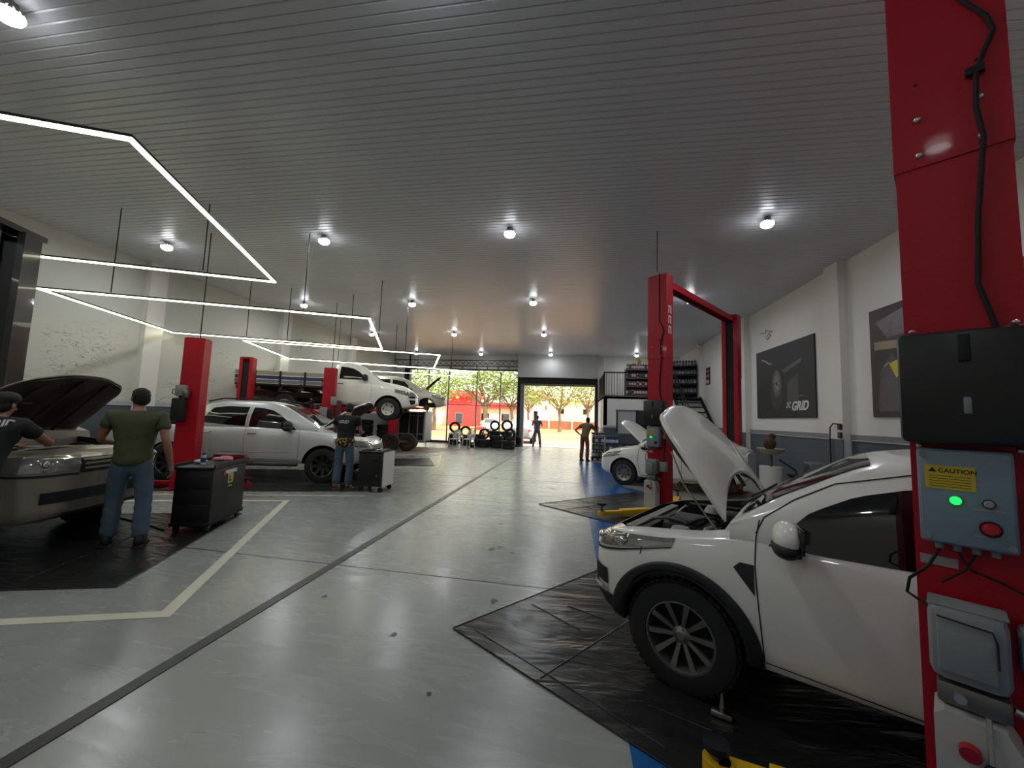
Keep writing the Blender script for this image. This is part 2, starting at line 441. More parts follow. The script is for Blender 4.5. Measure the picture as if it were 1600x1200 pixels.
for i, y in enumerate((8.88, 13.3, 17.7, 4.4, 0)):
    o = wall('trim_%d' % (i + 1), [(XR - .15, y - .22), (XR, y - .22), (XR, y + .22), (XR - .15, y + .22)], 0, ROOM_H, M_wallw)
    MB().box((XR - .156, y, DADO_R / 2), (.012, .452, DADO_R)).build('dado', M_walld, o)
for i, y in enumerate((7.85, 12.2, 16.5, 3.5)):
    o = wall('trim_%d' % (i + 6), [(XL, y - .2), (XL + .16, y - .2), (XL + .16, y + .2), (XL, y + .2)], 0, ROOM_H, M_wallw)
    MB().box((XL + .166, y, DADO_L / 2), (.012, .412, DADO_L)).build('dado', M_walld, o)

# front of the shop: glass bays with truss, roller door
wf = MB()
wf.box(((XL + -9.3) / 2, YF, 2.5), (abs(XL + 9.3), .2, 5.0))
wf.box((-6.15, YF, 4.55), (6.5, .2, .85))
wf.box((3.3, YF, 2.5), (4.3, .2, 5.0))
struct('wall_front', wf, M_wallw)
dk = MB().box((-9.45, YF - .16, 2.1), (.3, .1, 4.2)); struct('trim_10', dk, M_darkmetal)
dk = MB().box((-6.15, YF - .13, 4.13), (6.4, .06, .09)); struct('trim_11', dk, M_darkmetal)
win = struct('window_1', MB().box((-6.1, YF + .02, .05), (6.5, .1, .1)), M_grey)
xs = [-9.3, -8.2, -7.0, -5.35, -4.0, -3.02]
for x in xs: MB().box((x, YF, 2.05), (.06, .08, 4.0)).build('mullion', M_grey, win)
for a, b in zip(xs[:-1], xs[1:]):
    MB().box(((a + b) / 2, YF, 2.08), (b - a - .06, .012, 3.96)).build('pane', M_clear, win)
MB().box((-6.15, YF, 2.15), (6.3, .05, .04)).build('transom', M_grey, win)
# door opening: frame posts, roller box
dr = struct('door_1', MB().box((-2.74, YF - .1, 1.72), (.2, .34, 3.44)), M_grey)
MB().box((-2.94, YF - .05, 2.1), (.18, .3, 4.2)).build('side_post', M_darkmetal, dr)
MB().box((1.2, YF - .1, 1.72), (.14, .34, 3.44)).build('side_post', M_darkmetal, dr)
MB().box((-.85, YF - .15, 3.56), (4.2, .36, .32), bev=.02).build('roller_housing', M_darkmetal, dr)
MB().box((-.85, YF - .1, 3.35), (4.0, .1, .08)).build('shutter_edge', M_grey, dr)
struct('trim_12', MB().box((-.86, YF - .32, 4.34), (4.22, .7, 1.22)), M_board)
# lattice truss
tr = thing('lattice_truss', 'long dark lattice truss under the ceiling above the glass shopfront', 'truss', (0, YF - .55, 0))
x0, x1, z0, z1 = -10.1, -3.0, 4.28, 4.6
for z in (z0, z1): MB().box(((x0 + x1) / 2, 0, z), (x1 - x0, .06, .045)).build('chord', M_darkmetal, tr)
n = 22
for i in range(n):
    a = x0 + (x1 - x0) * i / n; b = x0 + (x1 - x0) * (i + 1) / n
    MB().cyl((a, 0, z0), (b, 0, z1), .013, n=5).build('brace', M_darkmetal, tr)
    MB().cyl((a, 0, z1), (b, 0, z0), .013, n=5).build('brace', M_darkmetal, tr)
for x in (-8.6, -7.7, -6.8, -6.1, -5.3, -4.7, -4.1, -3.5):
    MB().cyl((x, .1, 4.28), (x, .1, 4.15), .025, n=6).build('hanger', M_darkmetal, tr)

# ---------------------------------------------------------------- ceiling lamps
def lamp(x, y, label, i):
    t_ = thing('ceiling_lamp', label, 'lamp', (x, y, ROOM_H), 0, 'round ceiling lamps in rows')
    MB().lathe([(.0, 0), (.05, 0), (.05, -.03), (.04, -.04), (.085, -.07), (.1, -.10)], 16, Matrix.Rotation(PI / 2, 4, 'X')).build('socket', M_motor, t_)
    MB().ball((0, 0, -.11), (.1, .1, .07), 14).build('bulb', M_bulb, t_)
    L = bpy.data.lights.new('lamp_light', 'AREA'); L.shape = 'DISK'; L.size = .2; L.energy = LAMP_W * (.3 if i == 0 else .8 if i == 1 else .45 if i == 5 else 1); L.color = (.90, .95, 1.0)
    lo = bpy.data.objects.new('lamp_light', L); C.objects.link(lo); lo.parent = t_; lo.location = (0, 0, -.2)
cols = ((3.08, 'right-hand'), (-1.2, 'centre-right'), (-4.88, 'centre-left'), (-8.5, 'left-hand'))
rows = ((-1.6, 'row behind the camera'), (2.36, 'row above the camera'), (6.7, 'nearest row in view'), (10.95, 'second row in view'), (15.2, 'third row in view'), (20.0, 'farthest row'))
for i, (y, rn) in enumerate(rows):
    for x, cn in cols:
        lamp(x, y, 'bright round white ceiling lamp, %s lamp of the %s' % (cn, rn), i)

# ---------------------------------------------------------------- LED outlines hung on rods
def led_run(name, label, pts, z, rods, skip=()):
    c = Vector((sum(p[0] for p in pts) / len(pts), sum(p[1] for p in pts) / len(pts), z))
    t_ = thing(name, label, 'light', c, 0, 'hanging LED outlines')
    n = len(pts)
    for i in range(n):
        if i in skip: continue
        a = Vector((*pts[i], z)) - c; b = Vector((*pts[(i + 1) % n], z)) - c
        d = (b - a); L = d.length; mid = (a + b) / 2; rz = math.atan2(d.y, d.x)
        MB().box(mid + Vector((0, 0, .008)), (L + .04, .046, .026), rz).build('profile', M_darkmetal, t_)
        MB().box(mid + Vector((0, 0, -.014)), (L + .03, .044, .018), rz).build('diffuser', M_led, t_)
    for x, y in rods:
        MB().cyl(Vector((x, y, z + .04)) - c, Vector((x, y, ROOM_H)) - c, .009, n=6).build('rod', M_matte, t_)
led_run('led_outline', 'glowing LED parallelogram hanging nearest the camera at upper left', [(-3.72, 2.55), (-5.2, 5.92), (-9.7, 3.95), (-8.2, .6)], 3.76, [(-6.15, 5.45), (-9.4, 3.3)])
led_run('led_outline', 'glowing LED parallelogram hanging above the silver pickup', [(-8.75, 5.0), (-4.0, 7.02), (-5.5, 10.45), (-10.05, 8.3)], 3.39, [(-7.88, 5.4), (-5.1, 6.57), (-8.6, 9.0), (-4.95, 9.2)])
led_run('led_outline', 'glowing LED parallelogram hanging above the raised flatbed truck', [(-8.85, 9.2), (-4.05, 11.3), (-5.45, 14.6), (-10.05, 12.4)], 3.37, [(-4.98, 10.9), (-7.9, 9.62), (-6.4, 10.28), (-8.6, 13.1), (-6.8, 14.0)])
led_run('led_outline', 'glowing LED parallelogram hanging farthest back beside the shopfront', [(-8.6, 13.4), (-3.95, 15.5), (-4.9, 17.6), (-9.2, 15.8)], 3.38, [(-4.9, 15.1), (-6.9, 14.2), (-7.0, 16.7)])
# ---------------------------------------------------------------- wheels
def make_wheel(r, wd, rim, style, n=10):
    # returns list of (name, mesh) built about the local y axis, outer face towards -y
    rr = rim; h = wd / 2
    out = []
    ty = MB().lathe([(rr * .98, -h * .8), (rr * 1.04, -h * .95), (r * .86, -h), (r * .955, -h * .9), (r, -h * .68), (r, h * .68), (r * .955, h * .9), (r * .86, h), (rr * 1.0, h * .85), (rr * .92, h * .3), (rr * .92, -h * .3)], 44, closed=True)
    nt_ = 44
    for i in range(nt_):       # tread blocks
        a = 2 * PI * i / nt_
        for yy, off in ((-h * .52, 0), (0, .5), (h * .52, 0)):
            aa = a + off * 2 * PI / nt_
            ty.box((r * math.cos(aa), yy, r * math.sin(aa)), (.012, h * .42, 2 * PI * r / nt_ * .72), 0, ry=-aa)
    out.append(('tyre', ty, M_rubber if style != 'dusty' else M_dusty))
    return out
WHEEL_CACHE = {}
def wheel(parent, loc, r, wd, rim, style, steer=0, side=-1, n=10, name='wheel'):
    key = (r, wd, rim, style, n)
    h = wd / 2
    if key not in WHEEL_CACHE:
        ty = make_wheel(r, wd, rim, style)[0]
        mt = ty[1].mesh('tyre', ty[2])
        rimm = {'alloy': M_rim, 'black': M_matte, 'steel': M_steelrim, 'cap': M_rim, 'dusty': M_rust}[style]
        b = MB()
        b.lathe([(rim * 1.03, -h * .84), (rim * 1.03, -h * .9), (rim * .98, -h * .9), (rim * .93, -h * .7), (rim * .9, -h * .1), (rim * .9, h * .5)], 40)
        barrel = b.mesh('rim', M_chrome if style == 'black' else rimm)
        inner = MB().lathe([(rim * .9, -h * .15), (.03, -h * .2), (.03, -h * .1), (rim * .9, -h * .05)], 30, closed=True).mesh('brake_disc', M_matte)
        sp = []
        if style in ('alloy', 'black'):
            for i in range(n):
                a = 2 * PI * i / n + .1
                s_ = MB(); w1, w2 = (.10, .17) if style == 'alloy' else (.26, .3)
                r0, r1 = rim * .2, rim * .95
                prof = []
                for rr_, ww, yy in ((r0, w1, -h * .55), ((r0 + r1) / 2, (w1 + w2) / 2, -h * .68), (r1, w2, -h * .8)):
                    prof.append((rr_, ww * rim, yy))
                vs = []; fs = []
                for rr_, ww, yy in prof:
                    for dx in (-1, 1):
                        for dy in (0, .025):
                            vs.append((rr_, yy + dy, dx * ww / 2))
                for k in range(2):
                    b0 = k * 4; b1 = b0 + 4
                    fs += [(b0, b0 + 2, b1 + 2, b1), (b0 + 1, b1 + 1, b1 + 3, b0 + 3), (b0, b1, b1 + 1, b0 + 1), (b0 + 2, b0 + 3, b1 + 3, b1 + 2)]
                fs += [(0, 1, 3, 2), (8, 10, 11, 9)]
                s_.add(vs, fs, Matrix.Rotation(-a, 4, 'Y'))
                sp.append(('spoke', s_.mesh('spoke', M_rim if style == 'alloy' else M_black)))
            hub = MB().lathe([(0, -h * .72), (rim * .12, -h * .72), (rim * .17, -h * .62), (rim * .27, -h * .55), (rim * .27, -h * .3)], 20)
            for k in range(5):
                a = 2 * PI * k / 5
                hub.cyl((rim * .2 * math.cos(a), -h * .66, rim * .2 * math.sin(a)), (rim * .2 * math.cos(a), -h * .5, rim * .2 * math.sin(a)), rim * .035, n=6)
            sp.append(('hub', hub.mesh('hub', M_rim if style == 'alloy' else M_darkmetal)))
        else:
            hub = MB().lathe([(0, -h * .62), (rim * .2, -h * .62), (rim * .24, -h * .48), (rim * .5, -h * .46), (rim * .8, -h * .66), (rim * .96, -h * .8), (rim * .96, -h * .7), (rim * .5, -h * .3), (0, -h * .3)], 36)
            sp.append(('hub', hub.mesh('hub', rimm)))
            m_ = 5 if style == 'steel' else 8
            for k in range(m_):
                a = 2 * PI * (k + .5) / m_
                rr_ = rim * (.72 if style == 'steel' else .62)
                s_ = MB(); T = Matrix.Rotation(-a, 4, 'Y') @ Matrix.Translation((rr_, -h * .60, 0)) @ Matrix.Rotation(rad(-22), 4, 'Z')
                s_.ball((0, 0, 0), (rim * (.1 if style == 'steel' else .15), .012, rim * (.2 if style == 'steel' else .1)), 10, T)
                sp.append(('slot', s_.mesh('slot', M_matte)))
        WHEEL_CACHE[key] = (mt, barrel, inner, sp)
    mt, barrel, inner, sp = WHEEL_CACHE[key]
    w_ = bpy.data.objects.new(name, barrel); C.objects.link(w_); w_.parent = parent
    w_.location = loc; w_.rotation_euler = (0, 0, (0 if side < 0 else PI) + steer)
    for nm, me in [('tyre', mt), ('brake_disc', inner)] + sp:
        o = bpy.data.objects.new(nm, me); C.objects.link(o); o.parent = w_
    return w_

# ---------------------------------------------------------------- car bodies
def curve(ctrl, x):
    ctrl = sorted(ctrl)
    xs = np.array([c[0] for c in ctrl], float); ys = np.array([c[1] for c in ctrl], float)
    if len(xs) < 3: return np.interp(x, xs, ys)
    h = np.diff(xs); d = np.diff(ys) / h; m = np.zeros(len(xs)); m[0] = d[0]; m[-1] = d[-1]
    for i in range(1, len(xs) - 1):
        m[i] = 0 if d[i - 1] * d[i] <= 0 else 2 * d[i - 1] * d[i] / (d[i - 1] + d[i])
    x = np.clip(x, xs[0], xs[-1]); i = np.clip(np.searchsorted(xs, x) - 1, 0, len(h) - 1)
    t_ = (x - xs[i]) / h[i]
    return (2 * t_**3 - 3 * t_**2 + 1) * ys[i] + (t_**3 - 2 * t_**2 + t_) * h[i] * m[i] + (-2 * t_**3 + 3 * t_**2) * ys[i + 1] + (t_**3 - t_**2) * h[i] * m[i + 1]

def loft(xs, sections):
    # sections: list of half outlines [(y,z)...] from bottom centre to top centre; mirrored and closed
    mb = MB(); k = None; vs = []
    for x, sec in zip(xs, sections):
        ring = [(x, -y, z) for y, z in sec] + [(x, y, z) for y, z in reversed(sec[1:-1])]
        k = len(ring); vs += ring
    n = len(xs); fs = []
    for i in range(n - 1):
        for j in range(k):
            j2 = (j + 1) % k; fs.append((i * k + j, i * k + j2, (i + 1) * k + j2, (i + 1) * k + j))
    fs += [tuple(range(k)), tuple((n - 1) * k + j for j in range(k))[::-1]]
    return mb.add(vs, fs)

def dense(sec, m=3):
    # refine a half outline with a smooth interpolation over its index
    n = len(sec); idx = np.linspace(0, n - 1, (n - 1) * m + 1)
    ys = curve([(i, p[0]) for i, p in enumerate(sec)], idx); zs = curve([(i, p[1]) for i, p in enumerate(sec)], idx)
    return list(zip(ys.tolist(), zs.tolist()))

class Body:
    def __init__(s, S):
        s.S = S
        L0, L1 = S['x0'], S['x1']
        n = S.get('n', 64); tt = (1 - np.cos(np.linspace(0, PI, n))) / 2
        tt = .55 * tt + .45 * np.linspace(0, 1, n)
        xs = L0 + (L1 - L0) * tt
        W = curve(S['W'], xs); zb = curve(S['zb'], xs); zs = curve(S['zs'], xs); zt = curve(S['zt'], xs)
        secs = []
        for w_, b, h, t_ in zip(W, zb, zs, zt):
            H = h - b
            secs.append(dense([(0, b), (.72 * w_, b), (.93 * w_, b + .02), (.972 * w_, b + .13 * H), (.988 * w_, b + .3 * H), (1.0 * w_, b + .52 * H), (.995 * w_, b + .72 * H), (.975 * w_, b + .87 * H), (.94 * w_, h - .02 * H),
                               (.89 * w_, h + .3 * (t_ - h)), (.72 * w_, h + .62 * (t_ - h)), (.4 * w_, h + .9 * (t_ - h)), (0, t_)], 2))
        s.low = loft(xs, secs)
        s.W = lambda x: float(curve(S['W'], np.array([x]))[0])
        s.xs = xs
    def cabin(s):
        S = s.S; cz = sorted(S['cab']); xs = np.linspace(cz[0][0], cz[-1][0], 44)
        zt = curve(cz, xs) if S.get('smoothcab', True) else np.interp(xs, [c[0] for c in cz], [c[1] for c in cz])
        belt = curve(S['belt'], xs); W = curve(S['W'], xs); secs = []
        tm = S.get('tumble', .3)
        for x, z, b, w_ in zip(xs, zt, belt, W):
            z = max(z, b + .01); H = z - b; wb = w_ * .93; wr = wb - tm * H - .0
            secs.append(dense([(0, b - .12), (wb * .9, b - .12), (wb, b - .03), (wb - tm * H * .12, b + H * .25), (wb - tm * H * .4, b + H * .55), (wr + .015, z - min(.1, H * .25)), (wr - .035, z - min(.03, H * .1)), (wr - .14, z - .004), (wr * .45, z + .012), (0, z + .018)], 2))
        return loft(xs, secs)

def bvh_of(obs):
    vs = []; fs = []
    for o in obs:
        b = len(vs); vs += [v.co.copy() for v in o.data.vertices]; fs += [[b + i for i in p.vertices] for p in o.data.polygons]
    return BVHTree.FromPolygons(vs, fs)

LIM = .22
def patch(bv, F, na, nb, d, off=.006, th=None):
    # F(a,b) -> start point for a ray in direction d; a,b in 0..1 ; builds a panel lying on the hit surface
    d = Vector(d).normalized(); idx = {}; mb = MB(); vs = []
    for i in range(na + 1):
        for j in range(nb + 1):
            p = Vector(F(i / na, j / nb)); h = bv.ray_cast(p, d)
            if h[0] is None: continue
            idx[i, j] = len(vs); vs.append(tuple(h[0] - d * off))
    fs = []
    for i in range(na):
        for j in range(nb):
            q = [(i, j), (i + 1, j), (i + 1, j + 1), (i, j + 1)]
            if all(k in idx for k in q):
                ids = [idx[k] for k in q]
                ds = [(Vector(vs[ids[a]]) - Vector(vs[ids[a - 1]])).length for a in range(4)]
                if max(ds) < LIM: fs.append(tuple(ids))
    mb.add(vs, fs); return mb

def side_patch(bv, side, bot, top, na=14, nb=6, off=.006):
    # bot, top: polylines [(x,z)..] running along the same direction
    bx = [p[0] for p in bot]; 
    def P(pl, a):
        t_ = a * (len(pl) - 1); i = min(int(t_), len(pl) - 2); f = t_ - i
        return (pl[i][0] * (1 - f) + pl[i + 1][0] * f, pl[i][1] * (1 - f) + pl[i + 1][1] * f)
    def F(a, b):
        p, q = P(bot, a), P(top, a)
        return (p[0] * (1 - b) + q[0] * b, side * 2.0, p[1] * (1 - b) + q[1] * b)
    return patch(bv, F, na, nb, (0, -side, 0), off)

def side_line(bv, side, pts, wd=.006, off=.003):
    mb = MB()
    for (x0, z0), (x1, z1) in zip(pts[:-1], pts[1:]):
        dx, dz = x1 - x0, z1 - z0; L = math.hypot(dx, dz); nx, nz = -dz / L * wd / 2, dx / L * wd / 2
        def F(a, b):
            s_ = (b - .5) * 2
            return (x0 + dx * a + nx * s_, side * 2.0, z0 + dz * a + nz * s_)
        q = patch(bv, F, max(2, int(L / .08)), 1, (0, -side, 0), off); mb.add(q.v, q.f)
    return mb

def resample(ctrl, n=9):
    xs = np.linspace(ctrl[0][0], ctrl[-1][0], n) if ctrl[-1][0] > ctrl[0][0] else np.linspace(ctrl[-1][0], ctrl[0][0], n)
    c = ctrl if ctrl[-1][0] > ctrl[0][0] else ctrl[::-1]
    ys = curve(c, xs); r = list(zip(xs.tolist(), ys.tolist()))
    return r if ctrl[-1][0] > ctrl[0][0] else r[::-1]

def car_shell(root, S, paint):
    B = Body(S); W = S['W']; wb = S['wb']
    body = B.low.build('body', [paint, M_matte], root, 30)
    Wx = B.W(0)
    zc = S['tr']; ra = S['arch']
    for xw in (0, -wb):
        for side in (-1, 1):
            wv = B.W(max(S['x0'] + .01, xw))
            poly = [(ra * .97, -.4)] + [(ra * math.cos(t_), .01 + ra * math.sin(t_)) for t_ in [PI * k / 28 for k in range(29)]] + [(-ra * .97, -.4)]
            T = Matrix.Translation((xw, side * (wv + .3 * 0), zc)) @ Matrix.Rotation(PI / 2, 4, 'X')
            c = MB().prism(poly, -.303, .297, T)
            cut = c.build('cut', [paint, M_matte]); cut.data.polygons.foreach_set('material_index', [1] * len(cut.data.polygons))
            boolean(body, cut)
    if S.get('bay'):
        bx0, bx1, byw, bz = S['bay']
        c = MB().prism([(bx0, -byw), (bx1 - .12, -byw * .98), (bx1, -byw * .7), (bx1, byw * .7), (bx1 - .12, byw * .98), (bx0, byw)], bz, 2.2)
        cut = c.build('cut', [paint, M_matte]); cut.data.polygons.foreach_set('material_index', [1] * len(cut.data.polygons))
        boolean(body, cut)
    if S.get('bed'):
        bx0, bx1, byw, bz = S['bed']
        c = MB().box(((bx0 + bx1) / 2, 0, bz + .75), (bx1 - bx0, 2 * byw, 1.5)); cut = c.build('cut', [paint, M_matte]); cut.data.polygons.foreach_set('material_index', [1] * len(cut.data.polygons))
        boolean(body, cut)
    body.data.shade_smooth(); body.data.set_sharp_from_angle(angle=rad(30))
    cab = None
    if S.get('cab'):
        cab = B.cabin().build('cabin', paint, root, 30)
    return B, body, cab

def mirror_part(root, side, x, y, z, paint, s=1.0):
    m_ = MB(); T = Matrix.Translation((x, side * (y + .09), z)) @ Matrix.Rotation(side * .25, 4, 'Z')
    m_.ball((0, 0, 0), (.065 * s, .115 * s, .085 * s), 18, T)
    o = m_.build('mirror', paint, root)
    MB().box((x - .02, side * y, z - .085 * s), (.08, .14, .045), bev=.012).build('mirror_foot', M_black, o)
    MB().ball((0, 0, -.03 * s), (.066 * s, .118 * s, .06 * s), 14, T @ Matrix.Translation((.003, 0, -.02 * s))).build('mirror_base', M_black, o)
    MB().box((0, 0, 0), (.02, .19 * s, .125 * s), bev=.008, M=T @ Matrix.Translation((-.055 * s, 0, 0))).build('mirror_glass', M_glass, o)
    return o

def hood_panel(root, hinge, hw, L, phi, mat_top, mat_under, front_w=.8, concave=.12, crown=.05, name='hood', corner=.18, bulge=.0):
    # open hood: hinge centre point, half width, length, opening angle; local x forward
    nu, nv = 22, 22; vt = []; fs = []
    T = Matrix.Translation(hinge) @ Matrix.Rotation(-phi, 4, 'Y')
    for i in range(nu + 1):
        s_ = i / nu
        w_ = hw * (1 + bulge * math.sin(PI * s_)) * (1 - (1 - front_w) * s_ ** 1.6)
        if s_ > 1 - corner:
            q = (s_ - (1 - corner)) / corner; w_ *= .62 + .38 * math.sqrt(max(0, 1 - q * q))
        for j in range(nv + 1):
            v_ = -1 + 2 * j / nv
            xoff = -concave * 0 + concave * (1 - abs(v_) ** 2.2) * (1 - s_) ** 2
            vt.append((s_ * L * (1 - .06 * abs(v_) ** 3) + xoff, v_ * w_, crown * (1 - v_ * v_) * (.4 + .6 * math.sin(PI * min(1, s_ * .8 + .2))) - .05 * s_ ** 3))
    k = nv + 1
    for i in range(nu):
        for j in range(nv): fs.append((i * k + j, i * k + j + 1, (i + 1) * k + j + 1, (i + 1) * k + j))
    mb = MB(); mb.add(vt, fs, T)
    top = mb.build(name, mat_top, root, 60)
    md = top.modifiers.new('s', 'SOLIDIFY'); md.thickness = .012; md.offset = -1
    un = MB()
    vt2 = [(x * .97 + .012, y * .95, z - .03 - (.014 * math.sin(y * 14) * math.sin(x * 9))) for x, y, z in vt]
    un.add(vt2, fs, T)
    u = un.build('hood_liner', mat_under, top, 60)
    md = u.modifiers.new('s', 'SOLIDIFY'); md.thickness = .012; md.offset = 1
    for v_ in (-.55, 0, .55):
        r_ = MB(); r_.tube([T @ Vector((L * a_, v_ * hw * (.95 - .15 * a_), -.045)) for a_ in (.12, .4, .7, .92)], .016, 6); r_.build('rib', mat_under, top)
    for j_ in (0, 1):
        pass
    return top

def engine_bits(root, x0, x1, w_, z0, z1, seed=1):
    r = random.Random(seed)
    e = MB(); e.box(((x0 + x1) / 2, 0, z0 + (z1 - z0) * .55), ((x1 - x0) * .45, w_ * .7, (z1 - z0) * .7), bev=.03)
    eng = e.build('engine', M_engine, root)
    MB().box(((x0 + x1) / 2, .03, z1 - .03), ((x1 - x0) * .34, w_ * .5, .05), bev=.02).build('engine_cover', M_black, eng)
    MB().box((x0 + .12, -w_ * .72, z1 - .09), (.17, .22, .15), bev=.02).build('battery', M_matte, root)
    MB().ball((x0 + .14, w_ * .7, z1 - .08), (.08, .08, .07), 12).build('coolant_bottle', M_engine2, root)
    MB().box((x1 - .07, 0, z1 - .06), (.07, w_ * 1.7, .05), bev=.01).build('crossmember', M_engine2, root)
    MB().box((x1 - .14, 0, z0 + (z1 - z0) * .55), (.04, w_ * 1.3, (z1 - z0) * .6)).build('radiator', M_engine, root)
    for k in range(9):
        a = Vector((r.uniform(x0 + .05, x1 - .1), r.uniform(-w_, w_) * .8, z1 - r.uniform(.02, .12)))
        b = Vector((r.uniform(x0 + .05, x1 - .1), r.uniform(-w_, w_) * .8, z1 - r.uniform(.02, .14)))
        m_ = (a + b) / 2 + Vector((0, 0, .05))
        MB().tube([a, a * .7 + m_ * .3 + Vector((0, 0, .02)), m_, b * .7 + m_ * .3 + Vector((0, 0, .02)), b], r.choice((.01, .016, .022)), 8).build('hose', r.choice((M_black, M_engine, M_engine2)), root)
    for k in range(5):
        MB().cyl((r.uniform(x0 + .1, x1 - .15), r.uniform(-w_, w_) * .75, z1 - .1), (0, 0, 0), .03, n=10) if False else None
    for sy in (-1, 1):
        MB().tube([(x0 + .03, sy * w_ * .97, z1 + .0), (x1 - .18, sy * w_ * .95, z1 - .02)], .014, 6).build('fender_seal', M_black, root)
        MB().lathe([(0, .03), (.05, .03), (.07, 0), (.08, -.02)], 16, Matrix.Translation((x0 + .28, sy * w_ * .78, z1 - .02)) @ Matrix.Rotation(PI / 2, 4, 'X')).build('strut_mount', M_engine2, root)
def details(root, B, body, cab, D, paint):
    bv = bvh_of([o for o in (body, cab) if o]); bvb = bvh_of([body]); bvc = bvh_of([cab]) if cab else bv
    W = B.S['W']
    for side in (-1, 1):
        for bot, top in D.get('windows', []):
            o = side_patch(bvc, side, bot, top, 16, 6, .005).build('side_window', D.get('wmat', M_glass), cab or body)
        for pts in D.get('lines', []):
            side_line(bv, side, pts).build('door_seam', M_matte, body)
        for x, z in D.get('handles', []):
            h = bvb.ray_cast(Vector((x, side * 2, z)), Vector((0, -side, 0)))
            if h[0]: MB().tube([(x - .085, h[0].y - side * .002, z), (x - .06, h[0].y + side * .03, z + .004), (x + .06, h[0].y + side * .03, z + .004), (x + .085, h[0].y - side * .002, z)], .012, 8).build('door_handle', D.get('hmat', M_chrome), body)
        if 'clad' in D:
            r0, r1, a0, a1, zc = D['clad']; 
            for xc in (0, -B.S['wb']):
                def F(a, b):
                    t = rad(a0 + (a1 - a0) * a); r_ = r0 + (r1 - r0) * b * (1 + .12 * math.cos(t) ** 2)
                    return (xc + r_ * math.cos(t) * 1.0, side * 2, zc + r_ * math.sin(t))
                ac = patch(bvb, F, 40, 4, (0, -side, 0), .010).build('arch_cladding', M_black, body); md = ac.modifiers.new('s', 'SOLIDIFY'); md.thickness = .03; md.offset = 0
                ring = []
                for q_ in range(41):
                    t_ = rad(-4 + 188 * q_ / 40); hh = bvb.ray_cast(Vector((xc + .352 * math.cos(t_), side * 2, zc + .004 + .352 * math.sin(t_))), Vector((0, -side, 0)))
                    if hh[0] is not None and abs(hh[0].y) > .6: ring.append(hh[0])
                if len(ring) > 5: MB().tube(ring, .015, 8).build('arch_edge', M_black, body)
        if 'lip' in D:
            ra, zc = D['lip']
            for xc in (0, -B.S['wb']):
                def F(a, b):
                    t = rad(-15 + 210 * a); r_ = ra + .022 * b
                    return (xc + r_ * math.cos(t), side * 2, zc + r_ * math.sin(t))
                patch(bvb, F, 36, 1, (0, -side, 0), .012).build('arch_lip', paint, body)
        if 'hl' in D:
            (xr, y0, zb0, zt0), (xf, y1, zb1, zt1), dd = D['hl']
            def F(a, b):
                zb = zb0 + (zb1 - zb0) * a; zt = zt0 + (zt1 - zt0) * a ** .7
                zb = zb - .04 * math.sin(PI * min(1, a * 1.1)) * .6
                return (xr + (xf - xr) * a + dd, side * (y0 + (y1 - y0) * a + dd), zb + (zt - zb) * b)
            o = patch(bvb, F, 22, 8, (-1, -side, 0), .012); ol = o.build('headlight', M_lamp, body)
            for a_, s_ in ((.35, .55), (.72, .6)):
                p = Vector(F(a_, .5)); h = bvb.ray_cast(p, Vector((-1, -side, 0)).normalized())
                if h[0]: MB().ball(h[0], (.035, .035, abs(zt0 - zb0) * s_ * .5 + .012), 12).build('lamp_reflector', M_chrome, ol)
            def F2(a, b):
                p = F(a, -.16 - b * .14); return p
            patch(bvb, F2, 22, 1, (-1, -side, 0), .007).build('lamp_seam', M_matte, ol)
        for v in D.get('spatch', []):
            nm, mt, bot, top = v
            side_patch(bvb, side, bot, top, 6, 4, .006).build(nm, mt, body)
    for nm, mt, ya, yb, z0, z1, off in D.get('front', []):
        patch(bvb, lambda a, b: (2.5, ya + (yb - ya) * a, z0 + (z1 - z0) * b), 18, 3, (-1, 0, 0), off).build(nm, mt, body)
    for nm, mt, ya, yb, z0, z1, off in D.get('rear', []):
        patch(bvb, lambda a, b: (-7, ya + (yb - ya) * a, z0 + (z1 - z0) * b), 10, 3, (1, 0, 0), off).build(nm, mt, body)
    if 'ws' in D:
        x0, x1, h0, h1 = D['ws']
        patch(bvc, lambda a, b: (x0 + (x1 - x0) * a, (2 * b - 1) * (h0 + (h1 - h0) * a), 4), 14, 14, (0, 0, -1), .006).build('windscreen', D.get('wsmat', M_screen), cab)
        for y_ in (.3, -.15):
            MB().tube([(x0 + .06, y_ * 1, D['wz']), (x0 - .02, y_ - .18, D['wz'] + .045), (x0 - .05, y_ - .4, D['wz'] + .06)], .008, 6).build('wiper', M_matte, cab)

def car(label, cat, loc, head, S, D, paint, near, wheelspec, name='car', pitch=0):
    root = thing(name, label, cat, loc, head)
    if pitch: root.rotation_euler = (0, pitch, head)
    B, body, cab = car_shell(root, S, paint)
    details(root, B, body, cab, D, paint)
    r_, wd, rim, style, nsp = wheelspec
    for xw in (0, -S['wb']):
        for side in (-1, 1):
            wv = max(c[1] for c in S['W'])
            if D.get('nowheel') and xw == 0: continue
            wheel(root, (xw, side * (wv - wd / 2 - .015), S['tr']), r_, wd, rim, style, steer=(D.get('steer', 0) if xw == 0 else 0), side=side, n=nsp)
    if 'mir' in D:
        for side in (-1, 1): mirror_part(root, side, *D['mir'])
    return root, body, cab

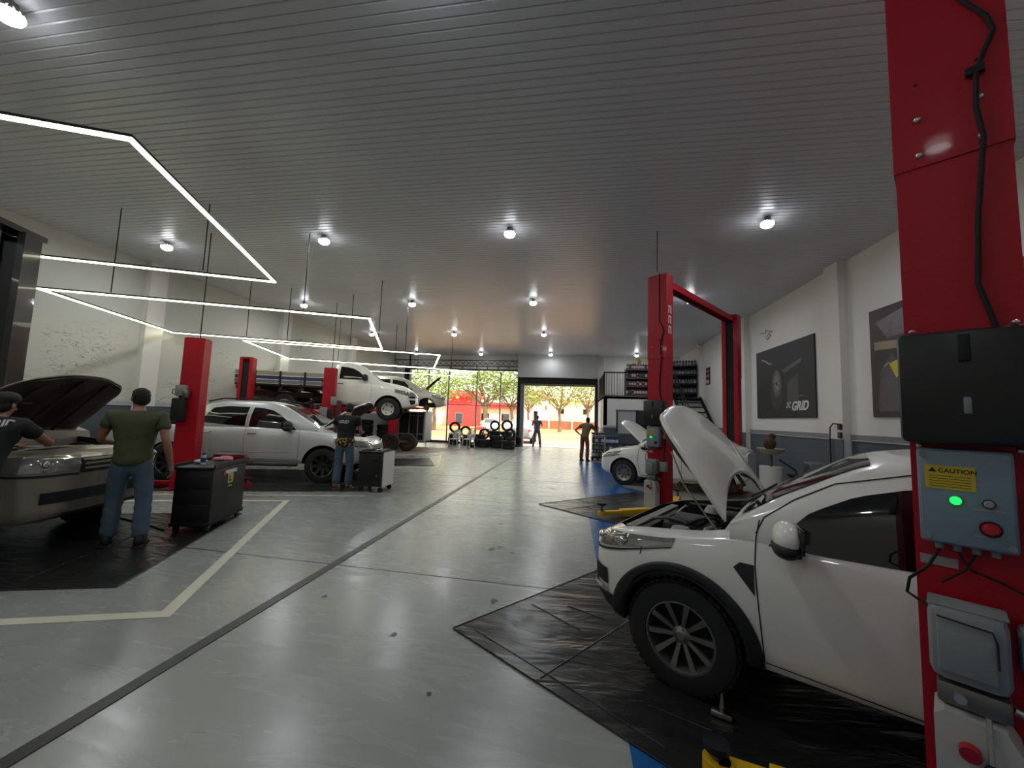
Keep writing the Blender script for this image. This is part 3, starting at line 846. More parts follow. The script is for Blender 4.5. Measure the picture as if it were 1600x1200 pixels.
# ---- white compact pickup at right, hood open
S = dict(x0=-3.15, x1=.66, wb=2.35, tr=.30, arch=.345,
         W=[(-3.15, .62), (-3.0, .73), (-2.6, .775), (-1, .78), (0, .78), (.28, .772), (.44, .735), (.56, .65), (.62, .56), (.66, .44)],
         zb=[(-3.15, .42), (-2.9, .32), (-.5, .27), (.3, .26), (.5, .30), (.62, .36), (.66, .42)],
         zs=[(-3.15, .95), (-2, .94), (-1, .92), (-.35, .915), (-.1, .88), (.1, .855), (.3, .83), (.48, .79), (.6, .70), (.66, .58)],
         zt=[(-3.15, 1.0), (-1, 1.0), (-.3, .98), (-.1, .92), (.1, .885), (.3, .855), (.48, .81), (.6, .73), (.66, .62)],
         cab=[(-2.0, 1.0), (-1.93, 1.3), (-1.75, 1.40), (-1.3, 1.425), (-.95, 1.39), (-.55, 1.20), (-.26, 1.0)],
         belt=[(-3, .96), (-1, .94), (-.26, .935)], tumble=.34, bay=(-.22, .50, .64, .48), bed=(-3.05, -2.08, .64, .6))
D = dict(windows=[([(-.43, .895), (-.7, .91), (-1.1, .925), (-1.75, .95)], [(-.47, .945), (-.62, 1.105), (-.8, 1.205), (-1.0, 1.265), (-1.25, 1.29), (-1.7, 1.29)])],
         lines=[[(-.40, 1.03), (-.385, .93), (-.385, .8), (-.40, .6), (-.42, .34)], [(-.42, .335), (-.9, .325), (-1.9, .32)], [(-.385, .96), (-.42, 1.045), (-.55, 1.15), (-.72, 1.25), (-1.0, 1.325), (-1.7, 1.355)],
                [(-1.78, 1.3), (-1.8, .9), (-1.8, .35)], [(.22, .79), (.23, .715)]],
         handles=[(-1.6, .84)], clad=(.348, .412, -12, 200, .305), steer=0,
         hl=((.08, .80, .805, .85), (.66, .45, .66, .775), .6),
         spatch=[('fender_vent', M_black, [(-.285, .775), (-.385, .655)], [(-.315, .805), (-.38, .805)])],
         front=[('grille', M_black, -.42, .42, .54, .64, .006), ('lower_grille', M_matte, -.45, .45, .40, .50, .006)],
         ws=(-.30, -.86, .60, .50), wz=1.02, mir=(-.53, .76, .995, M_white, .92), hmat=M_white)
near, nbody, ncab = car('white compact pickup with open bonnet and black wheel arches, parked at right front', 'pickup', (1.022, 3.145, 0), math.atan2(.515, -.857), S, D, M_white, 1, (.305, .2, .19, 'alloy', 10), 'pickup_truck')
bvb = bvh_of([nbody])
for side in (-1, 1):
    # black lower bumper corner and bright skid trim
    patch(bvb, lambda a, b: (.25 + .42 * a + .6, side * (.80 - .34 * a + .6), .27 + b * (.13 + .02 * a)), 14, 3, (-1, -side, 0), .01).build('bumper_skirt', M_black, nbody)
    patch(bvb, lambda a, b: (.44 + .18 * a + .6, side * (.72 - .16 * a + .6), .41 + b * .03), 6, 1, (-1, -side, 0), .02).build('skid_trim', M_chrome, nbody)
    patch(bvb, lambda a, b: (.45 + .18 * a + .6, side * (.72 - .16 * a + .6), .46 + b * .10), 6, 2, (-1, -side, 0), .01).build('fog_lamp_recess', M_matte, nbody)
hood_panel(near, (-.24, -.05, .99), .75, .82, rad(58), M_white, M_under, front_w=.92, concave=.20, crown=.06, corner=.30, bulge=.06)
engine_bits(near, -.2, .48, .58, .5, .84)
MB().tube([(-.16, .45, .84), (.1, .3, 1.1), (.22, .2, 1.32)], .006, 6).build('hood_prop', M_steel, near)

# ---- silver crew-cab pickup
S = dict(x0=-4.42, x1=.92, wb=3.1, tr=.36, arch=.43,
         W=[(-4.42, .86), (-4.3, .9), (-2.6, .92), (0, .93), (.4, .915), (.65, .85), (.82, .74), (.92, .56)],
         zb=[(-4.42, .5), (-3, .42), (-.5, .38), (.4, .36), (.7, .4), (.92, .5)],
         zs=[(-4.42, 1.14), (-2.7, 1.13), (-1.6, 1.13), (-.4, 1.10), (.2, 1.03), (.6, .96), (.8, .88), (.92, .74)],
         zt=[(-4.42, 1.17), (-2.7, 1.17), (-.3, 1.19), (.2, 1.12), (.6, 1.02), (.8, .93), (.92, .8)],
         cab=[(-2.78, 1.17), (-2.7, 1.5), (-2.5, 1.64), (-2.0, 1.70), (-1.4, 1.70), (-1.05, 1.64), (-.5, 1.36), (-.15, 1.17)],
         belt=[(-3, 1.15), (-.15, 1.10)], tumble=.34, bay=(-.05, .72, .68, .6), bed=(-4.34, -2.85, .80, .62))
D = dict(windows=[([(-.60, 1.10), (-1.0, 1.125), (-1.58, 1.15)], [(-.72, 1.22), (-.95, 1.40), (-1.15, 1.505), (-1.35, 1.545), (-1.56, 1.56)]),
                  ([(-1.66, 1.155), (-2.1, 1.18), (-2.48, 1.21)], [(-1.66, 1.565), (-2.1, 1.565), (-2.38, 1.53), (-2.50, 1.33)])],
         lines=[[(-.52, 1.12), (-.50, .9), (-.52, .48)], [(-.52, .47), (-2.45, .47)], [(-1.62, 1.56), (-1.62, .48)], [(-2.58, 1.5), (-2.55, 1.2), (-2.5, .95), (-2.4, .6), (-2.3, .47)], [(-2.82, 1.14), (-2.82, .5)], [(-.62, .62), (-1.5, .60), (-2.3, .62)]],
         handles=[(-1.48, 1.0), (-2.38, 1.02)], lip=(.43, .36),
         hl=((.25, .95, .88, .97), (.93, .5, .78, .88), .6),
         front=[('grille', M_black, -.5, .5, .66, .8, .01), ('lower_grille', M_black, -.55, .55, .5, .6, .01)],
         rear=[], ws=(-.2, -1.02, .70, .58), wz=1.2, mir=(-.72, .92, 1.2, M_black, 1.15))
nrm14 = Vector((-math.sin(rad(14)), math.cos(rad(14)), 0))
o_s = Vector((-5.28, 7.74, 0)) + nrm14 * .92
silver, sbody, scab = car('silver double-cab pickup with open bonnet and black alloy wheels', 'pickup', o_s, rad(14), S, D, M_silver, -1, (.37, .26, .225, 'black', 8), 'pickup_truck')
hood_panel(silver, (-.1, 0, 1.18), .74, .98, rad(38), M_silver, M_under, front_w=.84, concave=.14, crown=.13)
engine_bits(silver, 0, .7, .64, .6, .98, 3)
for side in (-1, 1):
    MB().tube([(-.7, side * .60, 1.62), (-1.0, side * .58, 1.70), (-1.5, side * .575, 1.745), (-2.3, side * .575, 1.735), (-2.6, side * .58, 1.66)], .016, 8).build('roof_rail', M_matte, silver)
    MB().box((-1.45, side * .93, .37), (1.9, .14, .05), bev=.02).build('side_step', M_black, silver)
    MB().box((-4.40, side * .82, .95), (.06, .14, .3), bev=.02).build('tail_light', M_taill, silver)
MB().box((-.62, .34, 1.425), (.16, .2, .004), ry=rad(32)).build('windscreen_paper', M_plasticw, silver)
S_silver = S

# ---- gold silver pickup at the left edge, front view, hood open
S = dict(S, W=[(-4.42, .86), (-2.6, .92), (0, .93), (.35, .915), (.6, .85), (.74, .76), (.82, .66), (.87, .50)], x1=.87,
         zb=[(-4.42, .5), (-.5, .38), (.4, .34), (.7, .34), (.82, .38), (.87, .42)],
         zs=[(-4.42, 1.14), (-1.6, 1.13), (-.4, 1.06), (.2, 1.03), (.6, 1.0), (.78, .96), (.87, .87)],
         zt=[(-4.42, 1.17), (-.3, 1.14), (.2, 1.09), (.6, 1.05), (.8, 1.0), (.87, .93)], bay=(-.2, .62, .70, .6))
D2 = dict(D, hl=((.22, .98, .90, .995), (.95, .46, .83, .985), .6),
          front=[('grille', M_matte, -.38, .38, .80, .955, .008), ('lower_grille', M_matte, -.68, .68, .53, .64, .01), ('bumper_lip', M_black, -.5, .5, .385, .42, .01)] + [('grille_bar', M_gold, -.36, .36, z_, z_ + .022, .03) for z_ in (.835, .885, .93)])
gold, gbody, gcab = car('champagne silver pickup facing the aisle with open bonnet, at left edge', 'pickup', (-5.99 - .03, 3.55, 0), rad(15), S, D2, M_gold, -1, (.37, .26, .225, 'alloy', 6), 'pickup_truck')
hood_panel(gold, (-.3, 0, 1.12), .74, 1.1, rad(43), M_gold, M_under, front_w=.80, concave=.12, corner=.25)
engine_bits(gold, -.15, .6, .66, .6, 1.0, 5)

# ---- white flatbed truck raised on the lift
ZF = 1.31
S = dict(x0=-1.80, x1=.93, wb=3.1, tr=.36, arch=.44,
         W=[(-1.8, .89), (-1.6, .91), (0, .93), (.4, .915), (.65, .85), (.82, .74), (.93, .54)],
         zb=[(-1.8, .46), (-.5, .44), (.4, .40), (.7, .44), (.93, .54)],
         zs=[(-1.8, 1.26), (-.6, 1.24), (-.2, 1.20), (.3, 1.12), (.6, 1.02), (.8, .90), (.93, .76)],
         zt=[(-1.8, 1.3), (-.5, 1.31), (.2, 1.22), (.6, 1.1), (.8, .96), (.93, .82)],
         cab=[(-1.8, 1.3), (-1.76, 1.7), (-1.68, 1.80), (-1.4, 1.86), (-1.1, 1.83), (-.9, 1.74), (-.5, 1.47), (-.3, 1.30)],
         belt=[(-1.8, 1.27), (-.3, 1.24)], tumble=.32)
D3 = dict(windows=[([(-.66, 1.27), (-1.1, 1.28), (-1.55, 1.29)], [(-.76, 1.37), (-.98, 1.55), (-1.15, 1.64), (-1.35, 1.68), (-1.55, 1.69)])],
          lines=[[(-.56, 1.24), (-.54, .9), (-.58, .52)], [(-.58, .51), (-1.68, .51)], [(-1.68, 1.7), (-1.68, .52)]],
          handles=[(-1.5, 1.12)], lip=(.44, .36), hmat=M_black,
          hl=((.22, .95, .94, 1.03), (.93, .5, .80, .90), .6),
          front=[('grille', M_black, -.5, .5, .62, .78, .01)],
          spatch=[('bumper_vent', M_black, [(.66, .74), (.84, .74)], [(.62, .80), (.86, .80)]), ('fog_lamp', M_matte, [(.72, .52), (.84, .56)], [(.66, .68), (.86, .68)])],
          ws=(-.34, -.95, .72, .58), wz=1.33, mir=(-.74, .92, 1.36, M_black, 1.15))
nrm20 = Vector((-math.sin(rad(20)), math.cos(rad(20)), 0))
of = Vector((-5.98, 12.0, ZF)) + nrm20 * .9
flat, fbody, fcab = car('white flatbed truck with slatted wooden sides, raised on a red lift', 'truck', of, rad(20), S, D3, M_white, -1, (.365, .25, .2, 'steel', 5), 'flatbed_truck')
bed = MB().box((-3.25, 0, .98), (2.85, 1.9, .06)).build('bed_floor', M_darkmetal, flat)
for side in (-1, 1):
    for k in range(3):
        z_ = 1.08 + k * .125
        for q in range(4):
            MB().box((-2.17 - q * .71, side * .95, z_), (.68, .03, .1)).build('plank', (M_grey, M_blue, M_wood)[k] if k < 2 else M_wood, bed)
    for q in range(5): MB().box((-1.83 - q * .71, side * .965, 1.18), (.05, .06, .46)).build('stake', M_darkmetal, bed)
    for q in range(4): MB().box((-2.17 - q * .71, side * .96, 1.40), (.66, .04, .035)).build('top_rail', M_plasticw, bed)
    MB().box((-2.9, side * .38, .72), (3.7, .08, .16)).build('chassis_rail', M_rust, flat)
for k in range(3): MB().box((-4.68, 0, 1.08 + k * .125), (.03, 1.9, .1)).build('plank', M_wood, bed)
for q in range(5): MB().box((-2.0 - q * .62, 0, .88), (.08, 1.8, .1)).build('cross_beam', M_rust, flat)
MB().cyl((-3.1, -.75, .36), (-3.1, .75, .36), .06, n=12).build('rear_axle', M_rust, flat)
MB().ball((-3.1, 0, .36), (.17, .15, .17), 14).build('differential', M_rust, flat)
MB().cyl((-.3, 0, .5), (-3.0, 0, .38), .035, n=10).build('drive_shaft', M_rust, flat)
MB().cyl((-2.4, -.4, .62), (-1.9, -.4, .62), .17, n=18).build('fuel_tank', M_matte, flat)
MB().tube([(-3.9, -.6, .55), (-3.5, -.6, .42), (-3.1, -.6, .40), (-2.7, -.6, .42), (-2.3, -.6, .55)], .03, 6).build('leaf_spring', M_rust, flat)

# ---- beige suv raised behind the flatbed
S4 = dict(x0=-3.75, x1=.90, wb=2.75, tr=.36, arch=.42, W=[(-3.75, .8), (-3.5, .9), (0, .93), (.4, .915), (.65, .85), (.8, .74), (.9, .56)],
          zb=[(-3.75, .5), (-.5, .42), (.4, .38), (.9, .5)], zs=[(-3.75, 1.1), (-.4, 1.1), (.2, 1.02), (.6, .94), (.9, .74)],
          zt=[(-3.75, 1.16), (-.3, 1.2), (.2, 1.1), (.6, 1.0), (.9, .8)], cab=[(-3.7, 1.15), (-3.5, 1.6), (-3.1, 1.7), (-1.4, 1.72), (-1.0, 1.63), (-.15, 1.17)],
          belt=[(-3.75, 1.12), (-.15, 1.1)], tumble=.32, bay=(-.05, .7, .66, .6))
D4 = dict(windows=[([(-.6, 1.12), (-1.5, 1.14)], [(-.75, 1.25), (-1.0, 1.48), (-1.5, 1.56)]), ([(-1.6, 1.14), (-2.5, 1.15)], [(-1.6, 1.56), (-2.5, 1.56)]), ([(-2.6, 1.15), (-3.3, 1.2)], [(-2.6, 1.56), (-3.2, 1.5)])],
          lines=[[(-.5, 1.1), (-.5, .5)], [(-1.55, 1.5), (-1.55, .5)], [(-2.55, 1.5), (-2.5, .5)]], lip=(.42, .36), nowheel=True,
          hl=((.25, .95, .86, .95), (.93, .5, .76, .86), .6), front=[('grille', M_black, -.5, .5, .6, .76, .01)], ws=(-.2, -.98, .7, .58), wz=1.2, mir=(-.72, .92, 1.2, M_beige, 1.1), hmat=M_beige, handles=[(-1.4, 1.0)])
osv = Vector((-6.42, 16.5, 1.48)) + nrm20 * .92
suv, _, _ = car('beige car raised on a lift without front wheels, bonnet open, behind the flatbed truck', 'car', osv, rad(20), S4, D4, M_beige, -1, (.35, .22, .2, 'alloy', 6))
hood_panel(suv, (-.1, 0, 1.2), .7, .95, rad(46), M_beige, M_matte, front_w=.84)
for s_ in (-1, 1):
    MB().cyl((0, s_ * .72, .36), (0, s_ * .9, .36), .12, n=18).build('wheel_hub', M_rust, suv)
    MB().cyl((0, s_ * .6, .36), (0, s_ * .6, .9), .05, n=10).build('strut', M_rust, suv)

# ---- white hatchback with open bonnet
S5 = dict(x0=-2.6, x1=.72, wb=2.05, tr=.30, arch=.35, W=[(-2.6, .60), (-2.5, .70), (-2.2, .79), (0, .82), (.3, .81), (.5, .76), (.64, .66), (.72, .46)],
          zb=[(-2.6, .4), (-2.4, .3), (-.5, .22), (.3, .22), (.55, .26), (.72, .36)],
          zs=[(-2.6, .92), (-1, .93), (-.35, .91), (0, .86), (.35, .80), (.55, .72), (.72, .58)],
          zt=[(-2.6, .96), (-1, 1.02), (-.4, 1.02), (0, .96), (.35, .87), (.55, .77), (.72, .62)],
          cab=[(-2.55, .97), (-2.35, 1.06), (-2.0, 1.25), (-1.7, 1.38), (-1.3, 1.44), (-1.0, 1.39), (-.35, 1.02)],
          belt=[(-2.55, .95), (-.35, .93)], tumble=.32, bay=(-.3, .5, .60, .5))
D5 = dict(windows=[([(-.6, .95), (-1.3, .98)], [(-.75, 1.08), (-.95, 1.25), (-1.3, 1.37)]), ([(-1.4, .98), (-2.0, 1.0)], [(-1.4, 1.33), (-1.85, 1.22)])],
          lines=[[(-.38, .92), (-.36, .6), (-.42, .3)], [(-1.35, 1.3), (-1.35, .3)], [(-.42, .28), (-2, .28)]], lip=(.35, .30), handles=[(-1.2, .84)],
          hl=((.12, .84, .74, .82), (.75, .5, .62, .70), .6), front=[('grille', M_black, -.4, .4, .50, .56, .01), ('lower_grille', M_matte, -.4, .4, .34, .44, .01)],
          ws=(-.4, -.98, .62, .52), wz=1.05, mir=(-.52, .8, .98, M_white, .9), hmat=M_white)
oh = Vector((1.24, 9.97, 0)) + Vector((.5, .866, 0)) * .80
hatch, _, _ = car('white hatchback with open bonnet and silver wheel trims, beyond the second red lift', 'car', oh, rad(150), S5, D5, M_white, 1, (.305, .2, .2, 'cap', 8))
hood_panel(hatch, (-.4, 0, 1.02), .66, .86, rad(42), M_white, mat('beige_hood_liner', (150, 132, 112), .6), front_w=.84)
engine_bits(hatch, -.25, .48, .56, .5, .82, 9)

# ---- cars outside
def outside_car(label, loc, rz, paint, cat='car', pick=False):
    SS = dict(S5, n=34); SS.pop('bay')
    if pick: SS = dict(S_silver, n=40); SS.pop('bay')
    DD = dict(D if pick else D5); DD.pop('handles', None)
    DD['rear'] = [('tail_light', M_taill, -.74, -.55, .75, .95, .01), ('tail_light', M_taill, .55, .74, .75, .95, .01)] if not pick else []
    r, b, c = car(label, cat, loc, rz, SS, DD, paint, 1, (.37, .26, .225, 'black', 8) if pick else (.305, .2, .2, 'cap', 8), 'pickup_truck' if pick else 'car')
    hz = MB().add([(0, 0, 0)], [])
    return r
outside_car('silver car parked outside the roller door, seen from behind', (-3.22, 26.6, -.04), rad(90), M_silver)
outside_car('pale car parked outside, seen through the shopfront glass', (-7.35, 35.0, -.07), rad(-75), M_white)
outside_car('white car parked outside, right-hand one behind the glass', (-5.5, 36.5, -.07), rad(-100), M_white)
# ---------------------------------------------------------------- two-post lifts
def column(parent, loc, rz, H, w=.33, d=.24, m=None, joint=2.64, box=True, belt=True, cable=True, lite=False):
    m = m or M_red
    T = Matrix.Translation(loc) @ Matrix.Rotation(rz, 4, 'Z')
    def B(mb, name, mt, p):
        o = mb.build(name, mt, p)
        return o
    t_ = .012; fw = .085
    poly = [(-w / 2, 0), (w / 2, 0), (w / 2, d), (w / 2 - fw, d), (w / 2 - fw, d - t_), (w / 2 - t_, d - t_), (w / 2 - t_, t_), (-w / 2 + t_, t_), (-w / 2 + t_, d - t_), (-w / 2 + fw, d - t_), (-w / 2 + fw, d), (-w / 2, d)]
    col = MB().prism(poly, .02, H).build('column', m, parent)
    col.location = loc; col.rotation_euler = (0, 0, rz)
    MB().box((0, d / 2, .011), (w + .18, d + .2, .022)).build('base_plate', m if lite else M_redd, col)
    if joint:
        e = .006
        p2 = [(-w / 2 - e, -e), (w / 2 + e, -e), (w / 2 + e, d), (-w / 2 - e, d)]
        s_ = MB(); s_.box((0, -e / 2, (joint + H) / 2), (w + 2 * e, e, H - joint)); s_.box((-w / 2 - e / 2, d / 2, (joint + H) / 2), (e, d, H - joint)); s_.box((w / 2 + e / 2, d / 2, (joint + H) / 2), (e, d, H - joint))
        s_.build('sleeve', m, col)
        for x in (-.085, .085):
            for z in (joint + .05, joint + .21):
                MB().ball((x, -.008, z), (.013, .012, .013), 10).build('bolt', M_bolt, col)
            MB().ball((x, -.001, joint + .37), (.009, .008, .009), 8).build('bolt_hole', M_matte, col)
    MB().box((0, d * .55, H + .006), (w * .9, d * .8, .012)).build('top_cap', m, col)
    for x in (-.07, 0, .07): MB().cyl((x, d * .4, H), (x, d * .4, H + .05), .012, n=8).build('pulley_bolt', M_bolt, col)
    if belt: MB().box((0, d - .035, H / 2), (w - .15, .01, H - .3)).build('belt_cover', M_matte, col)
    return col
def controls(col, w=.33, s=1.0):
    # black cover, control box, motor and oil tank on the outer face
    MB().box((0, -.075, 1.70), (w + .02, .15, .42), bev=.02).build('motor_cover', mat('black_cover', (15, 15, 17), .38, var=.2), col)
    MB().box((0, -.153, 1.84), (.03, .012, .10), bev=.004).build('cover_latch', M_matte, col)
    MB().box((0, -.156, 1.63), (.02, .01, .06), bev=.004).build('cover_slot', M_grey, col)
    for x in (-.13, .12):
        MB().ball((x, -.006, 1.475), (.011, .008, .011), 8).build('bolt', M_bolt, col)
        MB().ball((x, -.13, 1.92), (.010, .010, .008), 8).build('bolt', M_bolt, col)
    cb = MB().box((-.02, -.05, 1.295), (.235, .10, .35), bev=.012).build('control_box', M_box, col)
    f = MB(); f.box((-.02, -.104, 1.295), (.222, .012, .335), bev=.008); f.build('box_lid', M_box, col)
    for x in (-.12, .08):
        for z in (1.145, 1.445): MB().cyl((x, -.108, z), (x, -.114, z), .011, n=12).build('lid_screw', M_motor, col)
    MB().box((-.055, -.1115, 1.365), (.125, .002, .085)).build('caution_label', M_label, col)
    MB().prism([(-.108, 1.384), (-.086, 1.384), (-.097, 1.400)], .1126, .1136, Matrix.Rotation(PI / 2, 4, 'X')).build('warning_triangle', M_ink, col)
    text('caution_text', 'CAUTION', .021, M_ink, col, Matrix.Translation((-.083, -.1128, 1.383)) @ Matrix.Rotation(PI / 2, 4, 'X'), .0004, bold=.0004)
    for k in range(5): MB().box((-.055, -.1127, 1.370 - k * .0095), (.105, .0006, .0018)).build('small_print', M_ink, col)
    def round_(name, x, z, r, mt, h=.012):
        c = MB().cyl((x, -.110, z), (x, -.110 - h * .5, z), r * 1.22, n=20).build('bezel', M_motor if mt is M_green else M_matte, col)
        MB().lathe([(0, -h), (r * .7, -h), (r, -h * .6), (r, 0)], 20, Matrix.Translation((x, -.111, z))).build(name, mt, col)
    round_('indicator_lamp', -.043, 1.285, .014, M_green)
    round_('push_button', .035, 1.285, .013, M_btn)
    round_('stop_button', .035, 1.20, .022, M_redbtn, .025)
    MB().box((.035, -.111, 1.262), (.075, .002, .005)).build('button_label', M_btn, col)
    MB().box((.035, -.111, 1.17), (.075, .002, .005)).build('button_label', M_btn, col)
    for k in range(4): MB().cyl((-.09 + k * .045, -.05, 1.12), (-.09 + k * .045, -.05, 1.095), .012, n=10).build('cable_gland', M_motor, col)
    MB().box((-.095, -.002, 1.035), (.10, .003, .035)).build('name_plate', M_btn, col)
    mo = MB().box((-.035, -.085, .785), (.19, .17, .25), bev=.035).build('motor', M_motor, col)
    MB().box((-.04, -.176, .79), (.135, .02, .18), bev=.008).build('motor_terminal_box', M_motor, col)
    MB().tube([(-.105, -.19, .885), (.02, -.19, .875), (.03, -.188, .84), (.03, -.188, .76)], .003, 6).build('thin_wire', M_ink, col)
    for k in range(6): MB().tube([(-.13 + .0 * k, -.03 - k * .022, .91), (.06, -.03 - k * .022, .91)], .004, 6).build('cooling_fin', M_motor, col)
    pb = MB().box((-.03, -.08, .615), (.17, .14, .075), bev=.012).build('valve_block', M_steel, col)
    MB().cyl((-.06, -.15, .62), (-.06, -.175, .62), .016, n=12).build('valve_plug', M_bolt, col)
    MB().cyl((.06, -.06, .60), (.10, -.05, .585), .012, n=10).build('hose_fitting', M_bolt, col)
    tk = MB(); tk.prism([(-.125, .0), (.075, .0), (.075, .50), (.04, .565), (-.10, .575), (-.125, .55)], .03, .19, Matrix.Rotation(PI / 2, 4, 'X')); tk.build('oil_tank', M_tank, col)
    MB().cyl((-.045, -.19, .475), (-.045, -.215, .47), .026, n=18).build('tank_cap', M_redbtn, col)
    MB().cyl((.0, -.19, .60), (.0, -.215, .47), .007, n=8).build('release_lever', M_bolt, col)
    MB().ball((.0, -.218, .45), (.018, .018, .02), 12).build('lever_knob', M_matte, col)
    MB().tube([(-.09, -.05, 1.095), (-.12, -.09, 1.03), (-.175, -.06, .96), (-.185, -.04, .90), (-.15, -.06, .885), (-.12, -.08, .87)], .0055, 8).build('power_cable', M_matte, col)
    MB().tube([(-.045, -.05, 1.095), (-.02, -.07, 1.04), (.05, -.04, 1.01), (.12, -.05, .98), (.13, -.04, .80)], .0045, 8).build('power_cable', M_matte, col)
    MB().tube([(.0, -.05, 1.095), (-.03, -.06, 1.03), (-.09, -.02, .96)], .004, 8).build('power_cable', M_matte, col)
    MB().box((.155, -.03, 1.30), (.05, .05, .07), bev=.01).build('limit_switch', mat('tan_switch', (150, 104, 60), .5), col)
    MB().tube([(.15, -.03, 1.26), (.16, -.03, 1.1), (.15, -.04, 1.0), (.15, -.04, .8)], .012, 8).build('hydraulic_hose', M_matte, col)
    MB().box((.14, -.04, .80), (.12, .09, .16), bev=.02).build('junction_box', M_motor, col)
def top_cable(col, H):
    MB().tube([(.045, -.012, H + .04), (.05, -.012, 3.3), (.115, -.016, 3.17), (.13, -.016, 3.10), (.10, -.016, 3.02), (.08, -.022, 2.95), (.075, -.02, 2.80), (.088, -.02, 2.68), (.06, -.012, 2.35), (.05, -.012, 2.1), (.085, -.014, 1.93)], .008, 8).build('loose_cable', M_matte, col)
    MB().box((.078, -.02, 2.96), (.05, .02, .03)).build('cable_clip', M_matte, col)
def arm(parent, a, b, z=.10, pad=.13, m=None, name='arm', padz=.12):
    a = Vector(a); b = Vector(b); d = b - a; L = d.length; rz = math.atan2(d.y, d.x); mid = (a + b) / 2
    o = MB().box((mid.x - d.x * .15, mid.y - d.y * .15, z), (L * .7, .12, .09), rz, bev=.008).build(name, m or M_yellow, parent)
    MB().box((mid.x + d.x * .2, mid.y + d.y * .2, z), (L * .6, .085, .06), rz, bev=.006).build('arm_extension', m or M_yellow, o)
    MB().cyl((b.x, b.y, z - .03), (b.x, b.y, z + padz - .03), .022, n=12).build('pad_stem', M_steel, o)
    MB().cyl((b.x, b.y, z + padz - .03), (b.x, b.y, z + padz), pad / 2, n=20).build('pad', M_darkmetal, o)
    MB().cyl((b.x, b.y, z - .035), (b.x, b.y, z + .03), .06, n=20).build('pad_socket', m or M_yellow, o)
    return o
RZ = rad(-39)
dirp = Vector((math.cos(rad(51)), math.sin(rad(51)), 0))
# near right lift
NL = Vector((1.49, 1.75, 0))
NL = Vector((1.41, 1.655, .083))
L = thing('car_lift', 'red two-post car lift nearest the camera, at the right edge with a lit green lamp', 'car lift', NL, 0); L.scale = (.946, .946, .946)
MB().box((0, .1, -.05), (.48, .36, .075), RZ).build('floor_shim', M_redd, L)
c = column(L, (0, 0, 0), RZ, 4.15, .316, .125); controls(c); top_cable(c, 4.15)
c = column(L, dirp * 3.9, RZ + PI, 4.15, .33, .24)
MB().box(dirp * 2.0 + Vector((0, 0, 4.08)), (3.9, .2, .14), rad(51)).build('top_beam', M_red, L)
arm(L, (-.1, .16, 0), (-.80, .33, 0), -.036, .11, padz=.10)
arm(L, (.3, .12, 0), (1.1, -.2, 0), -.03, .12, padz=.07)
# adapter lying on the mat
st = thing('lift_adapter', 'chrome pad adapter with a pointed stem lying on the black mat behind the front wheel', 'lift adapter', (.80, 2.33, .010), rad(-25))
MB().box((0, 0, .02), (.10, .045, .03), bev=.008).build('block', M_chrome, st)
MB().cyl((0, .02, .035), (0, .03, .10), .014, .006, 10).build('stem', M_steel, st)
# second right lift
AL = Vector((1.424, 7.036, 0))
L = thing('car_lift', 'red two-post car lift with an overhead beam, behind the open white bonnet', 'car lift', AL, 0)
c = column(L, (0, 0, 0), RZ, 4.14, .335, .24); controls(c); top_cable(c, 4.12)
MB().prism([(.245, 3.2), (.245, 3.75), (.235, 3.75)], 0, .001) if False else None
tl = text('column_lettering', 'AA', .16, M_wtext, c, Matrix.Translation((.174, .20, 3.2)) @ Matrix.Rotation(PI / 2, 4, 'Z') @ Matrix.Rotation(PI / 2, 4, 'X') @ Matrix.Rotation(PI / 2, 4, 'Z'), .001) if False else None
for k, z in enumerate((3.15, 3.33, 3.51)):
    q = MB()
    for yy in (.05, .12): q.box((.176, yy + .03, z), (.003, .03, .14))
    q.box((.176, .11, z + .055), (.003, .1, .028)); q.build('white_lettering', M_wtext, c)
bdir = Vector((3.78, 10.0, 0)) - AL
c2 = column(L, bdir, RZ + PI, 4.14, .335, .24)
MB().box((0, .2, .3), (.36, .16, .42), bev=.01).build('carriage', M_yellow, c2)
ang = math.atan2(bdir.y, bdir.x)
bm_ = MB(); mid = bdir / 2
bm_.box(mid + Vector((0, 0, 4.09)), (bdir.length - .2, .17, .02), ang)
for s_ in (-1, 1): bm_.box(mid + Vector((-math.sin(ang) * s_ * .085, math.cos(ang) * s_ * .085, 4.04)), (bdir.length - .2, .012, .12), ang)
bm_.build('top_beam', M_red, L)
MB().cyl(bdir * .06 + Vector((0, 0, 3.92)), bdir * .55 + Vector((0, 0, 3.96)), .014, n=8).build('limit_bar', M_matte, L)
arm(L, (.12, -.0, 0), (.48 - AL.x, 6.46 - AL.y, 0), .08, .15, padz=.16)
arm(L, (.35, .35, 0), (2.08 - AL.x, 8.3 - AL.y, 0), .08, .15, padz=.16)
arm(L, bdir + Vector((-.2, -.2, 0)), bdir + Vector((-1.2, .1, 0)), .08, .15)
MB().cyl((AL.x, AL.y, 4.2), (AL.x, AL.y, ROOM_H), .008, n=6).build('lift_feed_cable', M_matte).location = (0, 0, 0)
bpy.data.objects['lift_feed_cable'].parent = L; bpy.data.objects['lift_feed_cable'].location = (-AL.x - .0, -AL.y, 0)
